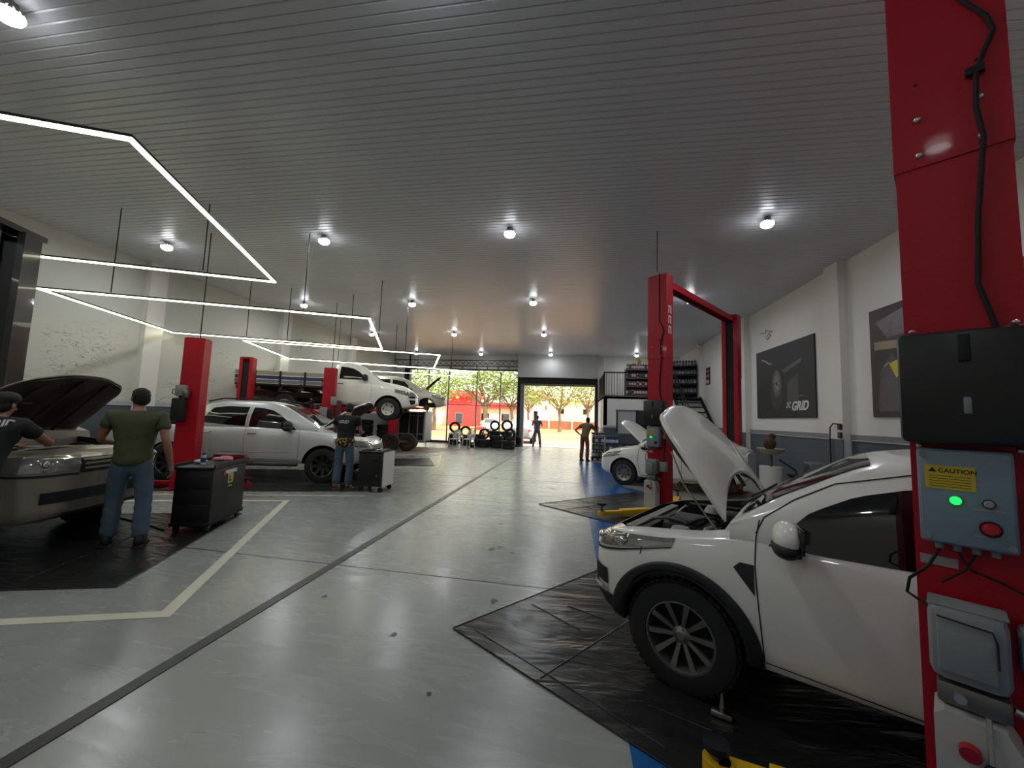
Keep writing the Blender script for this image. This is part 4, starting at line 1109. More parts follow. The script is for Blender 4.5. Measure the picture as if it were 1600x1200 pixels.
# left lifts
def motor_unit(col, z=1.62):
    MB().box((-.10, -.06, z + .2), (.16, .12, .2), bev=.015).build('control_box', M_motor, col)
    MB().box((-.02, -.07, z + .14), (.1, .1, .16), bev=.015).build('valve_block', M_steel, col)
    MB().box((-.10, -.08, z - .15), (.2, .16, .42), bev=.03).build('oil_tank', M_matte, col)
    MB().tube([(-.18, -.07, z + .2), (-.23, -.07, z + .22), (-.235, -.07, z + .14), (-.19, -.07, z + .12)], .008, 8).build('loop_cable', M_matte, col)
    MB().cyl((-.15, -.14, z - .0), (-.11, -.15, z + .1), .008, n=8).build('release_lever', M_chrome, col)
RL = rad(22)
P1 = Vector((-7.12, 6.3, 0))
L = thing('car_lift', 'red two-post lift in front of the silver pickup, grey motor box on its post', 'car lift', P1, 0)
c = column(L, (0, 0, 0), RL, 2.83, .34, .26, joint=None); motor_unit(c)
c = column(L, Vector((-9.25, 9.9, 0)) - P1, RL + PI, 2.97, .34, .26, joint=None)
arm(L, (.15, .15, 0), (.95, .5, 0), .08, .14, M_red); arm(L, (-.1, .15, 0), (-.9, .0, 0), .08, .14, M_red)
MB().cyl((0, .1, 2.83), (0, .1, ROOM_H), .010, n=6).build('feed_cable', M_matte, L)
P3 = Vector((-7.42, 10.95, 0))
L = thing('car_lift', 'red two-post lift holding the raised flatbed truck', 'car lift', P3, 0)
c = column(L, (0, 0, 0), RL, 2.86, .34, .26, joint=None)
MB().box((.18, -.06, 1.85), (.16, .12, .26), bev=.015).build('control_box', M_motor, c)
MB().box((-.08, -.08, 1.5), (.22, .16, .3), bev=.02).build('motor', M_motor, c)
MB().box((.1, -.08, 1.4), (.14, .14, .36), bev=.02).build('oil_tank', M_matte, c)
pd = Vector((-math.sin(RL), math.cos(RL), 0)) * 3.4
c = column(L, pd, RL + PI, 2.86, .34, .26, joint=None)
MB().box((.0, .25, 1.62), (.5, .3, .5), RL, bev=.02).build('carriage', M_redd, L)
MB().box(pd + Vector((.0, -.25, 1.62)), (.5, .3, .5), RL, bev=.02).build('carriage', M_redd, L)
arm(L, (.1, .4, 0), (1.1, .95, 0), 1.62, .14, M_red); arm(L, (-.1, .4, 0), (-1.1, .75, 0), 1.62, .14, M_red)
arm(L, pd + Vector((.1, -.4, 0)), pd + Vector((1.2, -.55, 0)), 1.62, .14, M_red); arm(L, pd + Vector((-.1, -.4, 0)), pd + Vector((-1.0, -.75, 0)), 1.62, .14, M_red)
MB().cyl((0, .1, 2.86), (0, .1, ROOM_H), .010, n=6).build('feed_cable', M_matte, L)
P4 = Vector((-7.55, 15.7, 0))
L = thing('car_lift', 'red two-post lift under the beige raised car, far left', 'car lift', P4, 0)
column(L, (0, 0, 0), RL, 2.75, .36, .26, joint=None)
pd4 = Vector((-math.sin(RL), math.cos(RL), 0)) * 3.4
column(L, pd4, RL + PI, 2.75, .36, .26, joint=None)
arm(L, (.1, .3, 0), (1.0, 1.15, 0), 1.80, .14, M_red); arm(L, (-.1, .3, 0), (-1.0, .9, 0), 1.80, .14, M_red)
arm(L, pd4 + Vector((.1, -.3, 0)), pd4 + Vector((1.1, -.75, 0)), 1.80, .14, M_red)
# black lift at left edge
PB = Vector((-8.12, 4.45, 0))
L = thing('car_lift', 'black two-post lift with an overhead beam at the far left edge', 'car lift', PB, 0)
c = column(L, (0, 0, 0), RL + PI, 3.95, .36, .26, m=M_blackcol, joint=None, lite=True)
pb = Vector((math.sin(RL), -math.cos(RL), 0)) * 3.9
column(L, pb, RL, 3.95, .36, .26, m=M_blackcol, joint=None, lite=True)
MB().box(pb / 2 + Vector((0, 0, 3.99)), (.24, 4.2, .08), RL).build('top_beam', M_blackcol, L)
# ---------------------------------------------------------------- floor mats
def floor_mat_(label, pts, seams=()):
    o = MB().prism(pts, .003, .009).build('floor_mat', M_tarp)
    tag(o, label, 'floor mat')
    for a, b in seams:
        a = Vector((*a, .010)); b = Vector((*b, .010))
        MB().tube([a, b], .0035, 5).build('fold', M_tarp, o)
    n = len(pts)
    for i in range(n):
        a = Vector((*pts[i], .009)); b = Vector((*pts[(i + 1) % n], .009))
        MB().tube([a, b], .005, 6).build('hem', M_tarp, o)
    return o
T0 = Vector((-.82, 2.86)); e1 = Vector((.626, .78)); e2 = Vector((.82, -.572))
q = lambda a, b, T=T0: tuple(T + e1 * a + e2 * b)
floor_mat_('glossy black vinyl mat under the white compact pickup', [q(0, 0), q(0, 3.9), q(3.0, 3.9), q(3.0, 0)],
           [(q(.10, .12), q(.09, 1.5)), (q(.04, .78), q(1.7, .74)), (q(.7, .1), q(.66, .6)), (q(.3, 1.3), q(.36, 1.6)), (q(.9, .3), q(.93, .62))])
T1 = Vector((-.57, 7.16)); f1 = Vector((.73, .683)); f2 = Vector((.78, -.62))
q1 = lambda a, b: tuple(T1 + f1 * a + f2 * b)
floor_mat_('black vinyl mat under the second red lift', [q1(0, 0), q1(0, 3.2), q1(2.7, 3.2), q1(2.7, 0)], [(q1(.05, .55), q1(1.9, .6)), (q1(.9, .05), q1(.85, 1.0)), (q1(1.5, .1), q1(1.4, .9)), (q1(.5, .6), q1(.5, 1.5))])
floor_mat_('dark floor mat under the champagne silver pickup', [(-3.74, 2.86), (-4.72, 5.15), (-9.4, 3.6), (-8.8, 1.2)], [((-4.6, 2.8), (-5.3, 4.8))])
floor_mat_('dark floor mat under the silver double-cab pickup', [(-9.6, 5.32), (-3.95, 7.2), (-4.9, 9.9), (-9.9, 8.2)], [((-8.5, 6.4), (-4.6, 7.8))])
floor_mat_('dark floor mat on the floor before the flatbed truck', [(-6.8, 10.2), (-4.12, 11.5), (-4.9, 13.2), (-7.4, 12.1)])
o = MB().prism([(-9, 14.2), (-5.6, 15.3), (-5.0, 17.6), (-8.8, 17.9)], .001, .003).build('brown_dirt_stain', mat('brown_dirt', (104, 84, 70), .5, var=.3, scale=3), floor_o)

# ---------------------------------------------------------------- tool carts
c1 = Vector((-4.36, 4.28, 0)); ldir = Vector((-.335, .942, 0)); sdir = Vector((-.942, -.335, 0))
ctr = c1 + ldir * .43 + sdir * .22
cart = thing('tool_cart', 'black wheeled tool cart with stickers beside the man in the olive shirt', 'tool cart', ctr, math.atan2(ldir.y, ldir.x) )
# local x = long axis, local y = sdir side (left of x)
MB().box((0, 0, .44), (.84, .42, .64), bev=.015).build('cabinet', M_black, cart)
MB().box((0, 0, .775), (.88, .46, .03), bev=.008).build('top_tray', M_black, cart)
MB().box((.36, -.02, .83), (.1, .4, .09), bev=.01).build('red_bin', M_redd, cart)
for sy in (-1, 1): MB().box((0, sy * .225, .80), (.88, .015, .05)).build('tray_rim', M_black, cart)
MB().box((0, 0, .10), (.86, .44, .05), bev=.01).build('bumper_base', M_matte, cart)
for k in range(3): MB().box((-.425, 0, .26 + k * .17), (.012, .36, .15), bev=.004).build('drawer', M_matte, cart)
MB().box((0, -.213, .69), (.30, .004, .045)).build('white_sticker', M_wtext, cart)
MB().cyl((-.17, -.212, .68), (-.17, -.218, .68), .035, n=16).build('sticker_ring', M_redbtn, cart)
MB().box((0, -.213, .60), (.13, .004, .13)).build('yellow_sticker', mat('pale_yellow', (190, 178, 104), .5), cart)
text('sticker_letter', 'L', .1, M_ink, cart, Matrix.Translation((-.035, -.216, .565)) @ Matrix.Rotation(PI / 2, 4, 'X'), .001, bold=.006)
MB().box((0, -.213, .50), (.08, .004, .02)).build('yellow_sticker', M_label, cart)
for sx in (-1, 1):
    for sy in (-1, 1):
        w_ = MB().cyl((sx * .36, sy * .17 - .015, .045), (sx * .36, sy * .17 + .015, .045), .045, n=16).build('caster', M_rubber, cart)
        MB().box((sx * .36, sy * .17, .07), (.05, .04, .04)).build('caster_fork', M_steel, w_)
def on(parent_o, x, y, z):
    bpy.context.view_layer.update(); return parent_o.matrix_world @ Vector((x, y, z))
p = on(cart, -.22, .02, .795)
b_ = thing('spray_can', 'small white and blue can standing on the nearer black tool cart', 'spray can', p)
MB().cyl((0, 0, 0), (0, 0, .12), .03, n=16).build('can', M_plasticw, b_); MB().cyl((0, 0, .12), (0, 0, .15), .018, n=12).build('cap', M_blue, b_); MB().cyl((0, 0, .03), (0, 0, .09), .0305, n=16).build('print_band', M_blue, b_)
p = on(cart, .07, -.09, .79)
M_pink = mat('pink_cloth', (190, 120, 136), .9, var=.2)
rg = MB()
for k in range(7): rg.ball((rnd.uniform(-.08, .08), rnd.uniform(-.05, .05), .036 + rnd.uniform(0, .02)), (.06, .045, .028), 10)
o = rg.build('rag', M_pink); p.z += .004; o.location = p; tag(o, 'crumpled pink rag on the nearer black tool cart', 'rag')
p = on(cart, -.08, .13, .79)
rg = MB()
for k in range(5): rg.ball((rnd.uniform(-.06, .06), rnd.uniform(-.04, .04), .031), (.05, .04, .024), 10)
o = rg.build('rag', M_plasticw); o.location = p; tag(o, 'crumpled white rag on the nearer black tool cart', 'rag')
MBh = MB().tube([(-4.9, 4.2, .015), (-5.4, 4.35, .02), (-6.0, 4.5, .015), (-7.2, 5.0, .015)], .012, 8)
tag(MBh.build('air_hose', M_matte), 'black air hose on the floor left of the nearer tool cart', 'hose')
# second cart
dA = Vector((.83, -.555, 0)).normalized(); ctr = Vector((-3.86, 7.42, 0))
cart2 = thing('tool_cart', 'black tool cart with a white side panel beside the man in the black shirt', 'tool cart', ctr, rad(2)); cart2.scale = (.95, 1, 1)
MB().box((0, 0, .43), (.52, .52, .64), bev=.012).build('cabinet', M_black, cart2)
MB().box((.268, 0, .44), (.014, .50, .66)).build('side_panel', M_plasticw, cart2)
MB().box((0, -.264, .46), (.42, .01, .5), bev=.004).build('door', M_matte, cart2)
MB().box((.1, -.275, .62), (.1, .012, .02)).build('door_handle', M_chrome, cart2)
MB().cyl((.15, -.27, .32), (.15, -.285, .32), .012, n=10).build('lock', M_bolt, cart2)
MB().box((0, 0, .765), (.54, .54, .03), bev=.006).build('top_tray', M_matte, cart2)
for sx in (-1, 1):
    for sy in (-1, 1):
        w_ = MB().cyl((sx * .21, sy * .2 - .015, .05), (sx * .21, sy * .2 + .015, .05), .05, n=16).build('caster', M_rubber, cart2)
        MB().cyl((sx * .21, sy * .2, .05), (sx * .21, sy * .2, .12), .014, n=8).build('caster_stem', M_chrome, w_)
for k in range(7):
    p = on(cart2, -.13 + .26 * (k % 2), -.2 + .066 * k, .795)
    a = rnd.uniform(-.12, .12)
    o = MB().tube([(-.09, 0, 0), (0, 0, .012), (.09, 0, 0)], [.011, .011, .017], 8).build('hand_tool', rnd.choice((M_steel, M_black, M_chrome)))
    o.location = p; o.rotation_euler = (0, 0, a); tag(o, 'small dark hand tool lying on top of the cart with the white side', 'hand tool', 'hand tools on the farther cart')
MB()
# hand tools lying on the engine bays are part of the mechanics' mess: one tray
# ---------------------------------------------------------------- posters on the right wall
def poster(label, y0, y1, z0, z1, kind):
    t_ = thing('poster', label, 'poster', (XR - .02, (y0 + y1) / 2, z0), rad(-90))
    # local x runs towards -Y (left to right as seen), z up, local -y faces into the room
    W_ = y1 - y0; H = z1 - z0
    M_p = mat('poster_dark_print', (27, 28, 31), .6, var=.5, scale=1.1) if kind == 1 else mat('poster_brown_print', (66, 60, 54), .6, var=.6, scale=1.4)
    MB().box((0, 0, H / 2), (W_, .03, H)).build('board', M_p, t_)
    f = -.0165
    R = Matrix.Rotation(PI / 2, 4, 'X')
    def flat(name, poly, m, k=0): MB().prism(poly, -f + k * .0006, -f + k * .0006 + .0006, R).build(name, m, t_)
    g1 = mat('print_grey', (70, 70, 72), .4, var=.4, scale=4); g2 = mat('print_light', (138, 138, 138), .4, var=.3, scale=8); g0 = mat('print_black', (10, 10, 11), .4, var=.1)
    if kind == 1:
        E = lambda cx, cz, rx, rz_, a0=0, a1=360, n=28: [(cx + rx * math.cos(rad(a0 + (a1 - a0) * i / n)), cz + rz_ * math.sin(rad(a0 + (a1 - a0) * i / n))) for i in range(n + 1)]
        flat('printed_tyre', E(-.28, .72, .34, .52)[:-1], g0, 1)
        flat('printed_rim', E(-.26, .92, .22, .36)[:-1], g1, 2)
        for k in range(9):
            a = 2 * PI * k / 9
            flat('printed_spoke', [(-.26 + .03 * math.cos(a + 1.57), .92 + .03 * math.sin(a + 1.57)), (-.26 + .20 * math.cos(a), .92 + .33 * math.sin(a)), (-.26 - .03 * math.cos(a + 1.57), .92 - .03 * math.sin(a + 1.57))], g2, 3)
        flat('printed_bodywork', [(.0, 1.25), (.9, 1.45), (.9, 1.35), (.1, 1.15)], g1, 1)
        flat('printed_lamp', [(-1.1, 1.68), (-.95, 1.66), (-.75, 1.58), (-.62, 1.50), (-.5, 1.52), (-.5, 1.49), (-.62, 1.47), (-.78, 1.54), (-.95, 1.62), (-1.1, 1.64)], g2, 1)
        flat('printed_panel', [(.25, .9), (.75, 1.1), (.75, .35), (.25, .35)], mat('print_dim', (44, 45, 48), .4, var=.5, scale=3), 1)
        text('logo_lettering', 'GRID', .30, M_wtext, t_, Matrix.Translation((.42, f - .002, .19)) @ R, .001, shear=.35, bold=.012)
        for i in range(3):
            for j in range(3):
                if (i + j) % 2 == 0: flat('logo_check', [(.18 + i * .06 + j * .02, .25 + j * .05), (.235 + i * .06 + j * .02, .25 + j * .05), (.25 + i * .06 + j * .02, .295 + j * .05), (.195 + i * .06 + j * .02, .295 + j * .05)], M_wtext, 2)
        flat('logo_arc', [(.62, .50), (.85, .54), (1.1, .5), (.85, .525)], mat('orange_print', (170, 96, 50), .5), 2)
    else:
        flat('printed_shape', [(-W_ / 2 + .15, .1), (-W_ / 2 + .6, .1), (-W_ / 2 + .7, .7), (-W_ / 2 + .5, 1.1), (-W_ / 2 + .2, .8)], g1, 1)
        flat('printed_shape', [(-W_ / 2 + .1, 1.35), (-W_ / 2 + 1.2, 1.25), (-W_ / 2 + 1.2, 1.12), (-W_ / 2 + .1, 1.2)], mat('print_tan', (140, 124, 92), .4, var=.4, scale=3), 1)
        flat('printed_shape', [(-W_ / 2 + .15, 1.7), (-W_ / 2 + .9, 1.85), (-W_ / 2 + 1.3, 1.4), (-W_ / 2 + .4, 1.38)], mat('print_violet', (84, 74, 84), .4, var=.4), 1)
        flat('printed_yellow_cup', [(-W_ / 2 + .42, .92), (-W_ / 2 + .72, 1.0), (-W_ / 2 + .66, .72), (-W_ / 2 + .56, .66)], mat('print_yellow', (206, 190, 50), .5), 3)
        flat('printed_ring', [(-W_ / 2 + .3, .9), (-W_ / 2 + .42, .96), (-W_ / 2 + .42, .92), (-W_ / 2 + .3, .87)], g2, 3)
    return t_
poster('dark poster of a car wheel with white slanted GRID lettering on the right wall', 9.72, 12.55, 1.77, 3.69, 1)
poster('brown poster with a yellow shape beside the nearest red post, right wall', 5.4, 8.03, 1.77, 3.71, 2)
sg = thing('wall_sign', 'small red and white notice on the right wall past the second lift', 'sign', (XR - .01, 16.86, 3.15), 0)
MB().box((0, 0, .35), (.02, .44, .7)).build('plate', M_redd, sg)
for z, h in ((.55, .1), (.35, .12), (.12, .14)): MB().box((-.012, .02, z), (.004, .3, h)).build('printed_block', M_btn if h < .14 else M_wtext, sg)
# outlet, cable and wires
ot = thing('wall_outlet', 'black power outlets with a plug on the right wall pillar', 'outlet', (XR - .156, 8.72, 1.36), 0)
for z in (.22, .05): MB().box((-.02, 0, z), (.04, .09, .12), bev=.01).build('socket_box', M_black, ot)
MB().tube([(-.05, 0, .27), (-.06, .12, .28), (-.05, .24, .2), (-.04, .27, 0), (-.04, .27, -.8)], .012, 8).build('hanging_cable', M_matte, ot)
wr2 = MB()
wr2.tube([(0, 0, 0), (-.12, .1, .06), (-.05, .3, .02), (-.1, .45, .05)], .008, 6); wr2.tube([(-.02, .1, 0), (-.1, .15, -.15), (-.05, .2, -.2), (0, .1, -.05)], .008, 6)
o = wr2.build('loose_wires', M_matte); o.location = (XR - .02, 11.6, 4.15); tag(o, 'tangle of black wires sticking out of the wall above the GRID poster', 'wires')
wr2 = MB(); wr2.tube([(0, 0, 0), (.12, .1, .06), (.05, .25, .02), (.1, .3, -.1)], .01, 6); wr2.tube([(0, .1, 0), (.1, .15, -.15), (.03, .2, -.3)], .008, 6)
o = wr2.build('loose_wires', M_matte); o.location = (XL + .01, 12.9, 4.1); tag(o, 'black wires sticking out of the left wall above the flatbed truck', 'wires')
sw = MB().box((0, 0, 0), (.02, .09, .13), bev=.006).build('wall_switch', M_plasticw); sw.location = (XR - .01, 9.3, 2.6); tag(sw, 'small white blank plate beside the GRID poster', 'switch plate')
cm = thing('security_camera', 'small white security camera at the top of the right wall, far end', 'camera', (XR - .06, 17.2, ROOM_H - .08), 0)
MB().ball((-.12, -.02, 0), (.09, .09, .09), 14).build('dome', M_plasticw, cm); MB().cyl((-.1, 0, .06), (0.02, 0, .10), .025, n=8).build('bracket', M_plasticw, cm); MB().ball((-.17, -.07, -.01), .035, 10).build('lens', M_matte, cm)
# ---------------------------------------------------------------- bench things behind the near pickup
wbn = thing('workbench', 'low dark workbench against the right wall behind the white pickup', 'workbench', (4.85, 7.6, 0), 0)
MB().box((0, 0, .53), (.7, 3.2, .05)).build('bench_top', M_darkmetal, wbn)
for sx in (-1, 1):
    for sy in (-1, 1): MB().box((sx * .3, sy * 1.5, .255), (.05, .05, .51)).build('leg', M_darkmetal, wbn)
hb = thing('heater_box', 'grey boxed unit with grille slats on the low bench', 'heater', (4.75, 8.65, .555), 0)
MB().box((0, 0, .15), (.3, .26, .3), bev=.015).build('case', M_motor, hb)
for k in range(6): MB().box((-.155, 0, .05 + k * .04), (.012, .2, .012)).build('slat', M_darkmetal, hb)
sb = thing('spray_bottle', 'black and white spray bottle on the low bench', 'bottle', (4.7, 7.35, .555), 0)
MB().cyl((0, 0, 0), (0, 0, .14), .04, n=16).build('bottle_body', M_plasticw, sb); MB().cyl((0, 0, .14), (0, 0, .30), .03, .02, 14).build('cap', M_matte, sb)
for k, (yy, r_) in enumerate(((6.75, .07), (6.6, .06), (6.45, .075))):
    o = MB().lathe([(r_ * .5, 0), (r_, .01), (r_, .05), (r_ * .5, .06)], 16, Matrix.Rotation(PI / 2, 4, 'X'), closed=True).build('metal_part', M_steel)
    o.location = (4.75, yy, .57 + (.01 if k else .0)); tag(o, 'round steel part lying on the low bench by the wall', 'metal part', 'steel parts on the bench')
dr_ = thing('oil_drainer', 'oil drainer with a pale round bowl and brown filter behind the open bonnet', 'oil drainer', (3.9, 8.55, 0), 0)
MB().cyl((0, 0, .12), (0, 0, .75), .2, n=26).build('tank', M_plasticw, dr_)
MB().cyl((0, 0, .75), (0, 0, 1.02), .03, n=10).build('pole', M_steel, dr_)
MB().lathe([(0, .98), (.12, .99), (.24, 1.08), (.25, 1.10), (.22, 1.09), (.1, 1.02), (0, 1.01)], 28, Matrix.Rotation(PI / 2, 4, 'X')).build('bowl', mat('cream_plastic', (178, 172, 150), .5), dr_)
MB().ball((-.02, 0, 1.2), (.12, .12, .13), 14).build('filter', M_rust, dr_); MB().ball((.03, 0, 1.34), (.07, .06, .06), 12).build('filter_cap', M_rust, dr_)
for a in (0, 2.1, 4.2): MB().ball((.17 * math.cos(a), .17 * math.sin(a), .05), (.05, .05, .05), 10).build('caster', M_rubber, dr_)
MB().tube([(.1, -.1, .9), (.35, -.2, .7), (.3, -.3, .4), (.4, -.1, .25)], .02, 8).build('hose', M_black, dr_)

# ---------------------------------------------------------------- mezzanine office
X0, Y0, ZM = 1.31, 17.5, 2.62
mz = MB()
mz.box(((X0 + 1.86) / 2, Y0 + .08, ZM / 2), (1.86 - X0, .16, ZM)); mz.box(((3.25 + XR) / 2, Y0 + .08, ZM / 2), (XR - 3.25, .16, ZM))
mz.box(((1.86 + 3.25) / 2, Y0 + .08, .5), (1.39, .16, 1.0)); mz.box(((1.86 + 3.25) / 2, Y0 + .08, (2.04 + ZM) / 2), (1.39, .16, ZM - 2.04))
mz.box((X0 + .08, (Y0 + YF) / 2, ZM / 2), (.16, YF - Y0, ZM))
mz.box(((X0 + XR) / 2, (Y0 + YF) / 2, ZM - .05), (XR - X0, YF - Y0, .12))
ow = struct('wall_mezzanine', mz, M_wallw)
MB().box(((X0 + 1.86) / 2, Y0 - .006, .62), (1.86 - X0, .012, 1.24)).build('dado', M_walld, ow)
MB().box(((X0 + 1.86) / 2, Y0 - .012, 1.3), (1.86 - X0, .03, .1)).build('dado_rail', M_trim, ow)
MB().box(((1.86 + 3.25) / 2, Y0 - .006, .5), (1.39, .012, 1.0)).build('dado', M_walld, ow)
MB().box((X0 - .006, (Y0 + YF) / 2, .62), (.012, YF - Y0 - .3, 1.24)).build('dado', M_walld, ow)
w2 = struct('window_2', MB().box((2.555, Y0 + .1, 1.0), (1.39, .2, .05)), M_grey)
MB().box((1.89, Y0 + .08, 1.52), (.06, .1, 1.04)).build('frame', M_darkmetal, w2); MB().box((3.2, Y0 + .08, 1.52), (.06, .1, 1.04)).build('frame', M_darkmetal, w2); MB().box((2.72, Y0 + .08, 1.52), (.05, .06, 1.04)).build('frame', M_darkmetal, w2)
MB().box((2.3, Y0 + .09, 1.52), (.82, .012, 1.02)).build('pane', M_trim, w2); MB().box((2.98, Y0 + .09, 1.52), (.46, .012, 1.02)).build('pane', M_glass, w2)
d2 = struct('door_2', MB().box((X0 - .01, 19.2, 1.05), (.03, .9, 2.1)), M_plasticw)
MB().ball((X0 - .05, 18.85, 1.0), .035, 10).build('door_handle', M_chrome, d2)
# railing
rl = thing('railing', 'black vertical-bar railing along the edge of the upper floor', 'railing', (X0, Y0, ZM), 0)
for (a, b) in (((0, .06), (2.9, .06)), ((.05, .06), (.05, 3.6))):
    a = Vector((*a, 0)); b = Vector((*b, 0)); Ln = (b - a).length
    for z, r_ in ((.02, .03), (1.05, .03)):
        MB().tube([a + Vector((0, 0, z)), b + Vector((0, 0, z))], r_, 6).build('rail', M_matte, rl)
    n = int(Ln / .115)
    for k in range(n + 1):
        p_ = a + (b - a) * k / n
        MB().cyl(p_ + Vector((0, 0, .02)), p_ + Vector((0, 0, 1.05)), .011, n=5).build('bar', M_matte, rl)
# metal cladding post at the corner
tag(MB().box((0, 0, 0), (.12, .12, .6)).build('wall_lamp', M_plasticw), 'white post fitting above the railing corner', 'post').location = (X0 + .06, Y0 + .06, 4.0)
# stairs along the right wall
stp = thing('staircase', 'dark steel staircase rising to the upper floor along the right wall', 'staircase', (4.75, 13.9, 0), 0)
N = 13
for k in range(N):
    MB().box((0, .14 + k * .272, .2 + k * .2), (1.0, .27, .04)).build('tread', M_darkmetal, stp)
for sx in (-.52, .52):
    p0 = Vector((sx, 0, .05)); p1 = Vector((sx, N * .272, N * .2 + .05))
    MB().tube([p0, p1], .06, 4).build('stringer', M_darkmetal, stp)
for off in (.45, .72, .98):
    MB().tube([(-.5, .0, .1 + off), (-.5, N * .272, N * .2 + .1 + off)], .02, 6).build('handrail', M_matte, stp)
for k in (0, 4, 8, 12): MB().cyl((-.5, .1 + k * .272, .15 + k * .2), (-.5, .1 + k * .272, 1.15 + k * .2), .018, n=6).build('post', M_matte, stp)
# bottles
def bottle_mesh(c1_, c2_):
    b = MB(); b.box((0, 0, .115), (.10, .065, .22), bev=.012, mi=0); b.box((0, 0, .11), (.102, .067, .11), mi=1); b.cyl((.02, 0, .225), (.02, 0, .265), .018, n=8, mi=2)
    return b.mesh('bottle', [c1_, c2_, M_matte])
M_bred = mat('bottle_red', (140, 20, 30), .4); M_bblk = mat('bottle_black', (20, 20, 24), .35); M_bblue = mat('bottle_blue', (40, 70, 120), .4)
BM = [bottle_mesh(M_bred, M_wtext), bottle_mesh(M_bblk, mat('dim_label', (84, 84, 88), .5)), bottle_mesh(M_bblue, M_wtext), bottle_mesh(M_btn, M_bred), bottle_mesh(M_bblk, M_grey)]
def bottle(kind, loc, label, grp, rz=0):
    o = bpy.data.objects.new('bottle', BM[kind]); C.objects.link(o); o.location = loc; o.rotation_euler = (0, 0, rz)
    tag(o, label, 'bottle', grp); return o
def rack(label, loc, rz, W_, Dp, levels, m, blabel, grp, kinds, nb, top=0):
    t_ = thing('shelf_rack', label, 'shelf', loc, rz)
    H = levels[-1] + .05
    for sx in (-1, 1):
        for sy in (-1, 1): MB().box((sx * W_ / 2, sy * Dp / 2, H / 2), (.035, .035, H)).build('upright', m, t_)
    for z in levels: MB().box((0, 0, z - .015), (W_, Dp, .03)).build('shelf', m, t_)
    MB().box((0, Dp / 2 + .02, H / 2), (W_, .012, H)).build('dark_gap_backing', M_darkmetal, t_)  # dark sheet added behind the shelves so gaps between bottles stay dark
    bpy.context.view_layer.update()
    for li, z in enumerate(levels):
        for i in range(nb):
            x = -W_ / 2 + .07 + (W_ - .14) * i / (nb - 1)
            p_ = t_.matrix_world @ Vector((x, -Dp / 2 + .06, z)); bottle(rnd.choice(kinds), p_, blabel + ', ' + ('bottom', 'second', 'third', 'top')[li] + ' shelf', grp + ', ' + ('bottom', 'second', 'third', 'top')[li] + ' shelf', rz)
    return t_
rack('steel rack of red and white oil bottles on the upper floor behind the railing', (2.85, 18.3, ZM + .01), 0, 1.05, .4, (.12, .5, .88, 1.26), M_motor, 'small oil bottle on the steel rack upstairs', 'oil bottles on the upper rack', (0, 0, 3, 1), 9)
rack('black rack of dark bottles and cans by the right wall upstairs', (4.75, 18.0, ZM + .01), rad(-20), 1.1, .4, (.2, .6, 1.0, 1.4), M_matte, 'dark bottle on the black rack upstairs', 'bottles on the black upstairs rack', (1, 4, 1), 9)
yb_ = MB().tube([(0, 0, 0), (.03, 0, .12), (.1, 0, .2), (.22, 0, .22)], .05, 8).build('yellow_cans', M_yellow); yb_.location = (2.55, 18.25, ZM + 1.32); tag(yb_, 'bright yellow can on top of the upper steel rack', 'can')
yb_ = MB().cyl((0, 0, 0), (0, 0, .2), .07, n=14).build('yellow_cans', M_yellow); yb_.location = (2.92, 18.25, ZM + 1.54); tag(yb_, 'second bright yellow can standing high on the upper steel rack', 'can')
for k in range(4):
    o = MB().box((0, 0, .15), (.42, .34, .3), bev=.01).build('crate', (M_redd, M_matte, M_bblk, M_matte)[k]); o.location = (3.75 + .0 * k, 18.3 + .05 * k, ZM + .01 + k * .305)
    tag(o, ('red crate at the bottom of the stack beside the upper rack', 'black crate second from the bottom beside the upper rack', 'black crate third from the bottom beside the upper rack', 'black crate topmost beside the upper rack')[k], 'crate')
# pallets of oil below
for pi, (px_, py_, nx, nz, kd) in enumerate(((.98, 15.6, 4, 4, (1, 4, 2)), (1.5, 15.55, 4, 4, (1, 2, 4)), (2.1, 15.9, 5, 3, (0, 3, 1)))):
    lbs = ('oil pallet nearest the doorway beside the leaning man', 'oil pallet behind the white hatchback front', 'pallet of red and white bottles behind the hatchback bonnet')
    pl = thing('pallet', 'low black pallet: ' + lbs[pi], 'pallet', (px_, py_, 0), 0)
    MB().box((0, 0, .11), (.115 * nx + .06, .36, .03)).build('deck', M_matte, pl)
    for sx in (-1, 0, 1): MB().box((sx * (.115 * nx) / 2 * .9, 0, .047), (.07, .36, .094)).build('block', M_matte, pl)
    for z in range(nz - 1):
        for i in range(nx):
            for j in range(2):
                bottle(rnd.choice(kd), (px_ - .115 * (nx - 1) / 2 + i * .115, py_ - .1 + j * .1, .126 + z * .268), ('bottom', 'second', 'third')[z] + '-layer oil bottle on the ' + ('oil pallet nearest the doorway', 'oil pallet behind the hatchback nose', 'red and white pallet behind the bonnet')[pi], 'oil bottles, pallet %d layer %d' % (pi + 1, z + 1))
    o = MB().box((0, 0, .01), (.115 * nx + .05, .34, .02)).build('tray', M_bblue if pi != 2 else M_matte); o.location = (px_, py_ - .02, .126 + (nz - 1) * .268); tag(o, ('blue tray lid on top of the oil stack by the leaning man', 'blue tray lid on the stack behind the hatchback front', 'black tray lid on the red and white bottle stack')[pi], 'tray')
ct = thing('counter_desk', 'small white counter desk by the office wall where the man leans', 'desk', (1.05, 16.6, 0), 0)
MB().box((0, 0, .5), (.5, 1.0, 1.0)).build('body', M_plasticw, ct); MB().box((0, 0, 1.02), (.56, 1.06, .04)).build('counter_top', M_darkmetal, ct)

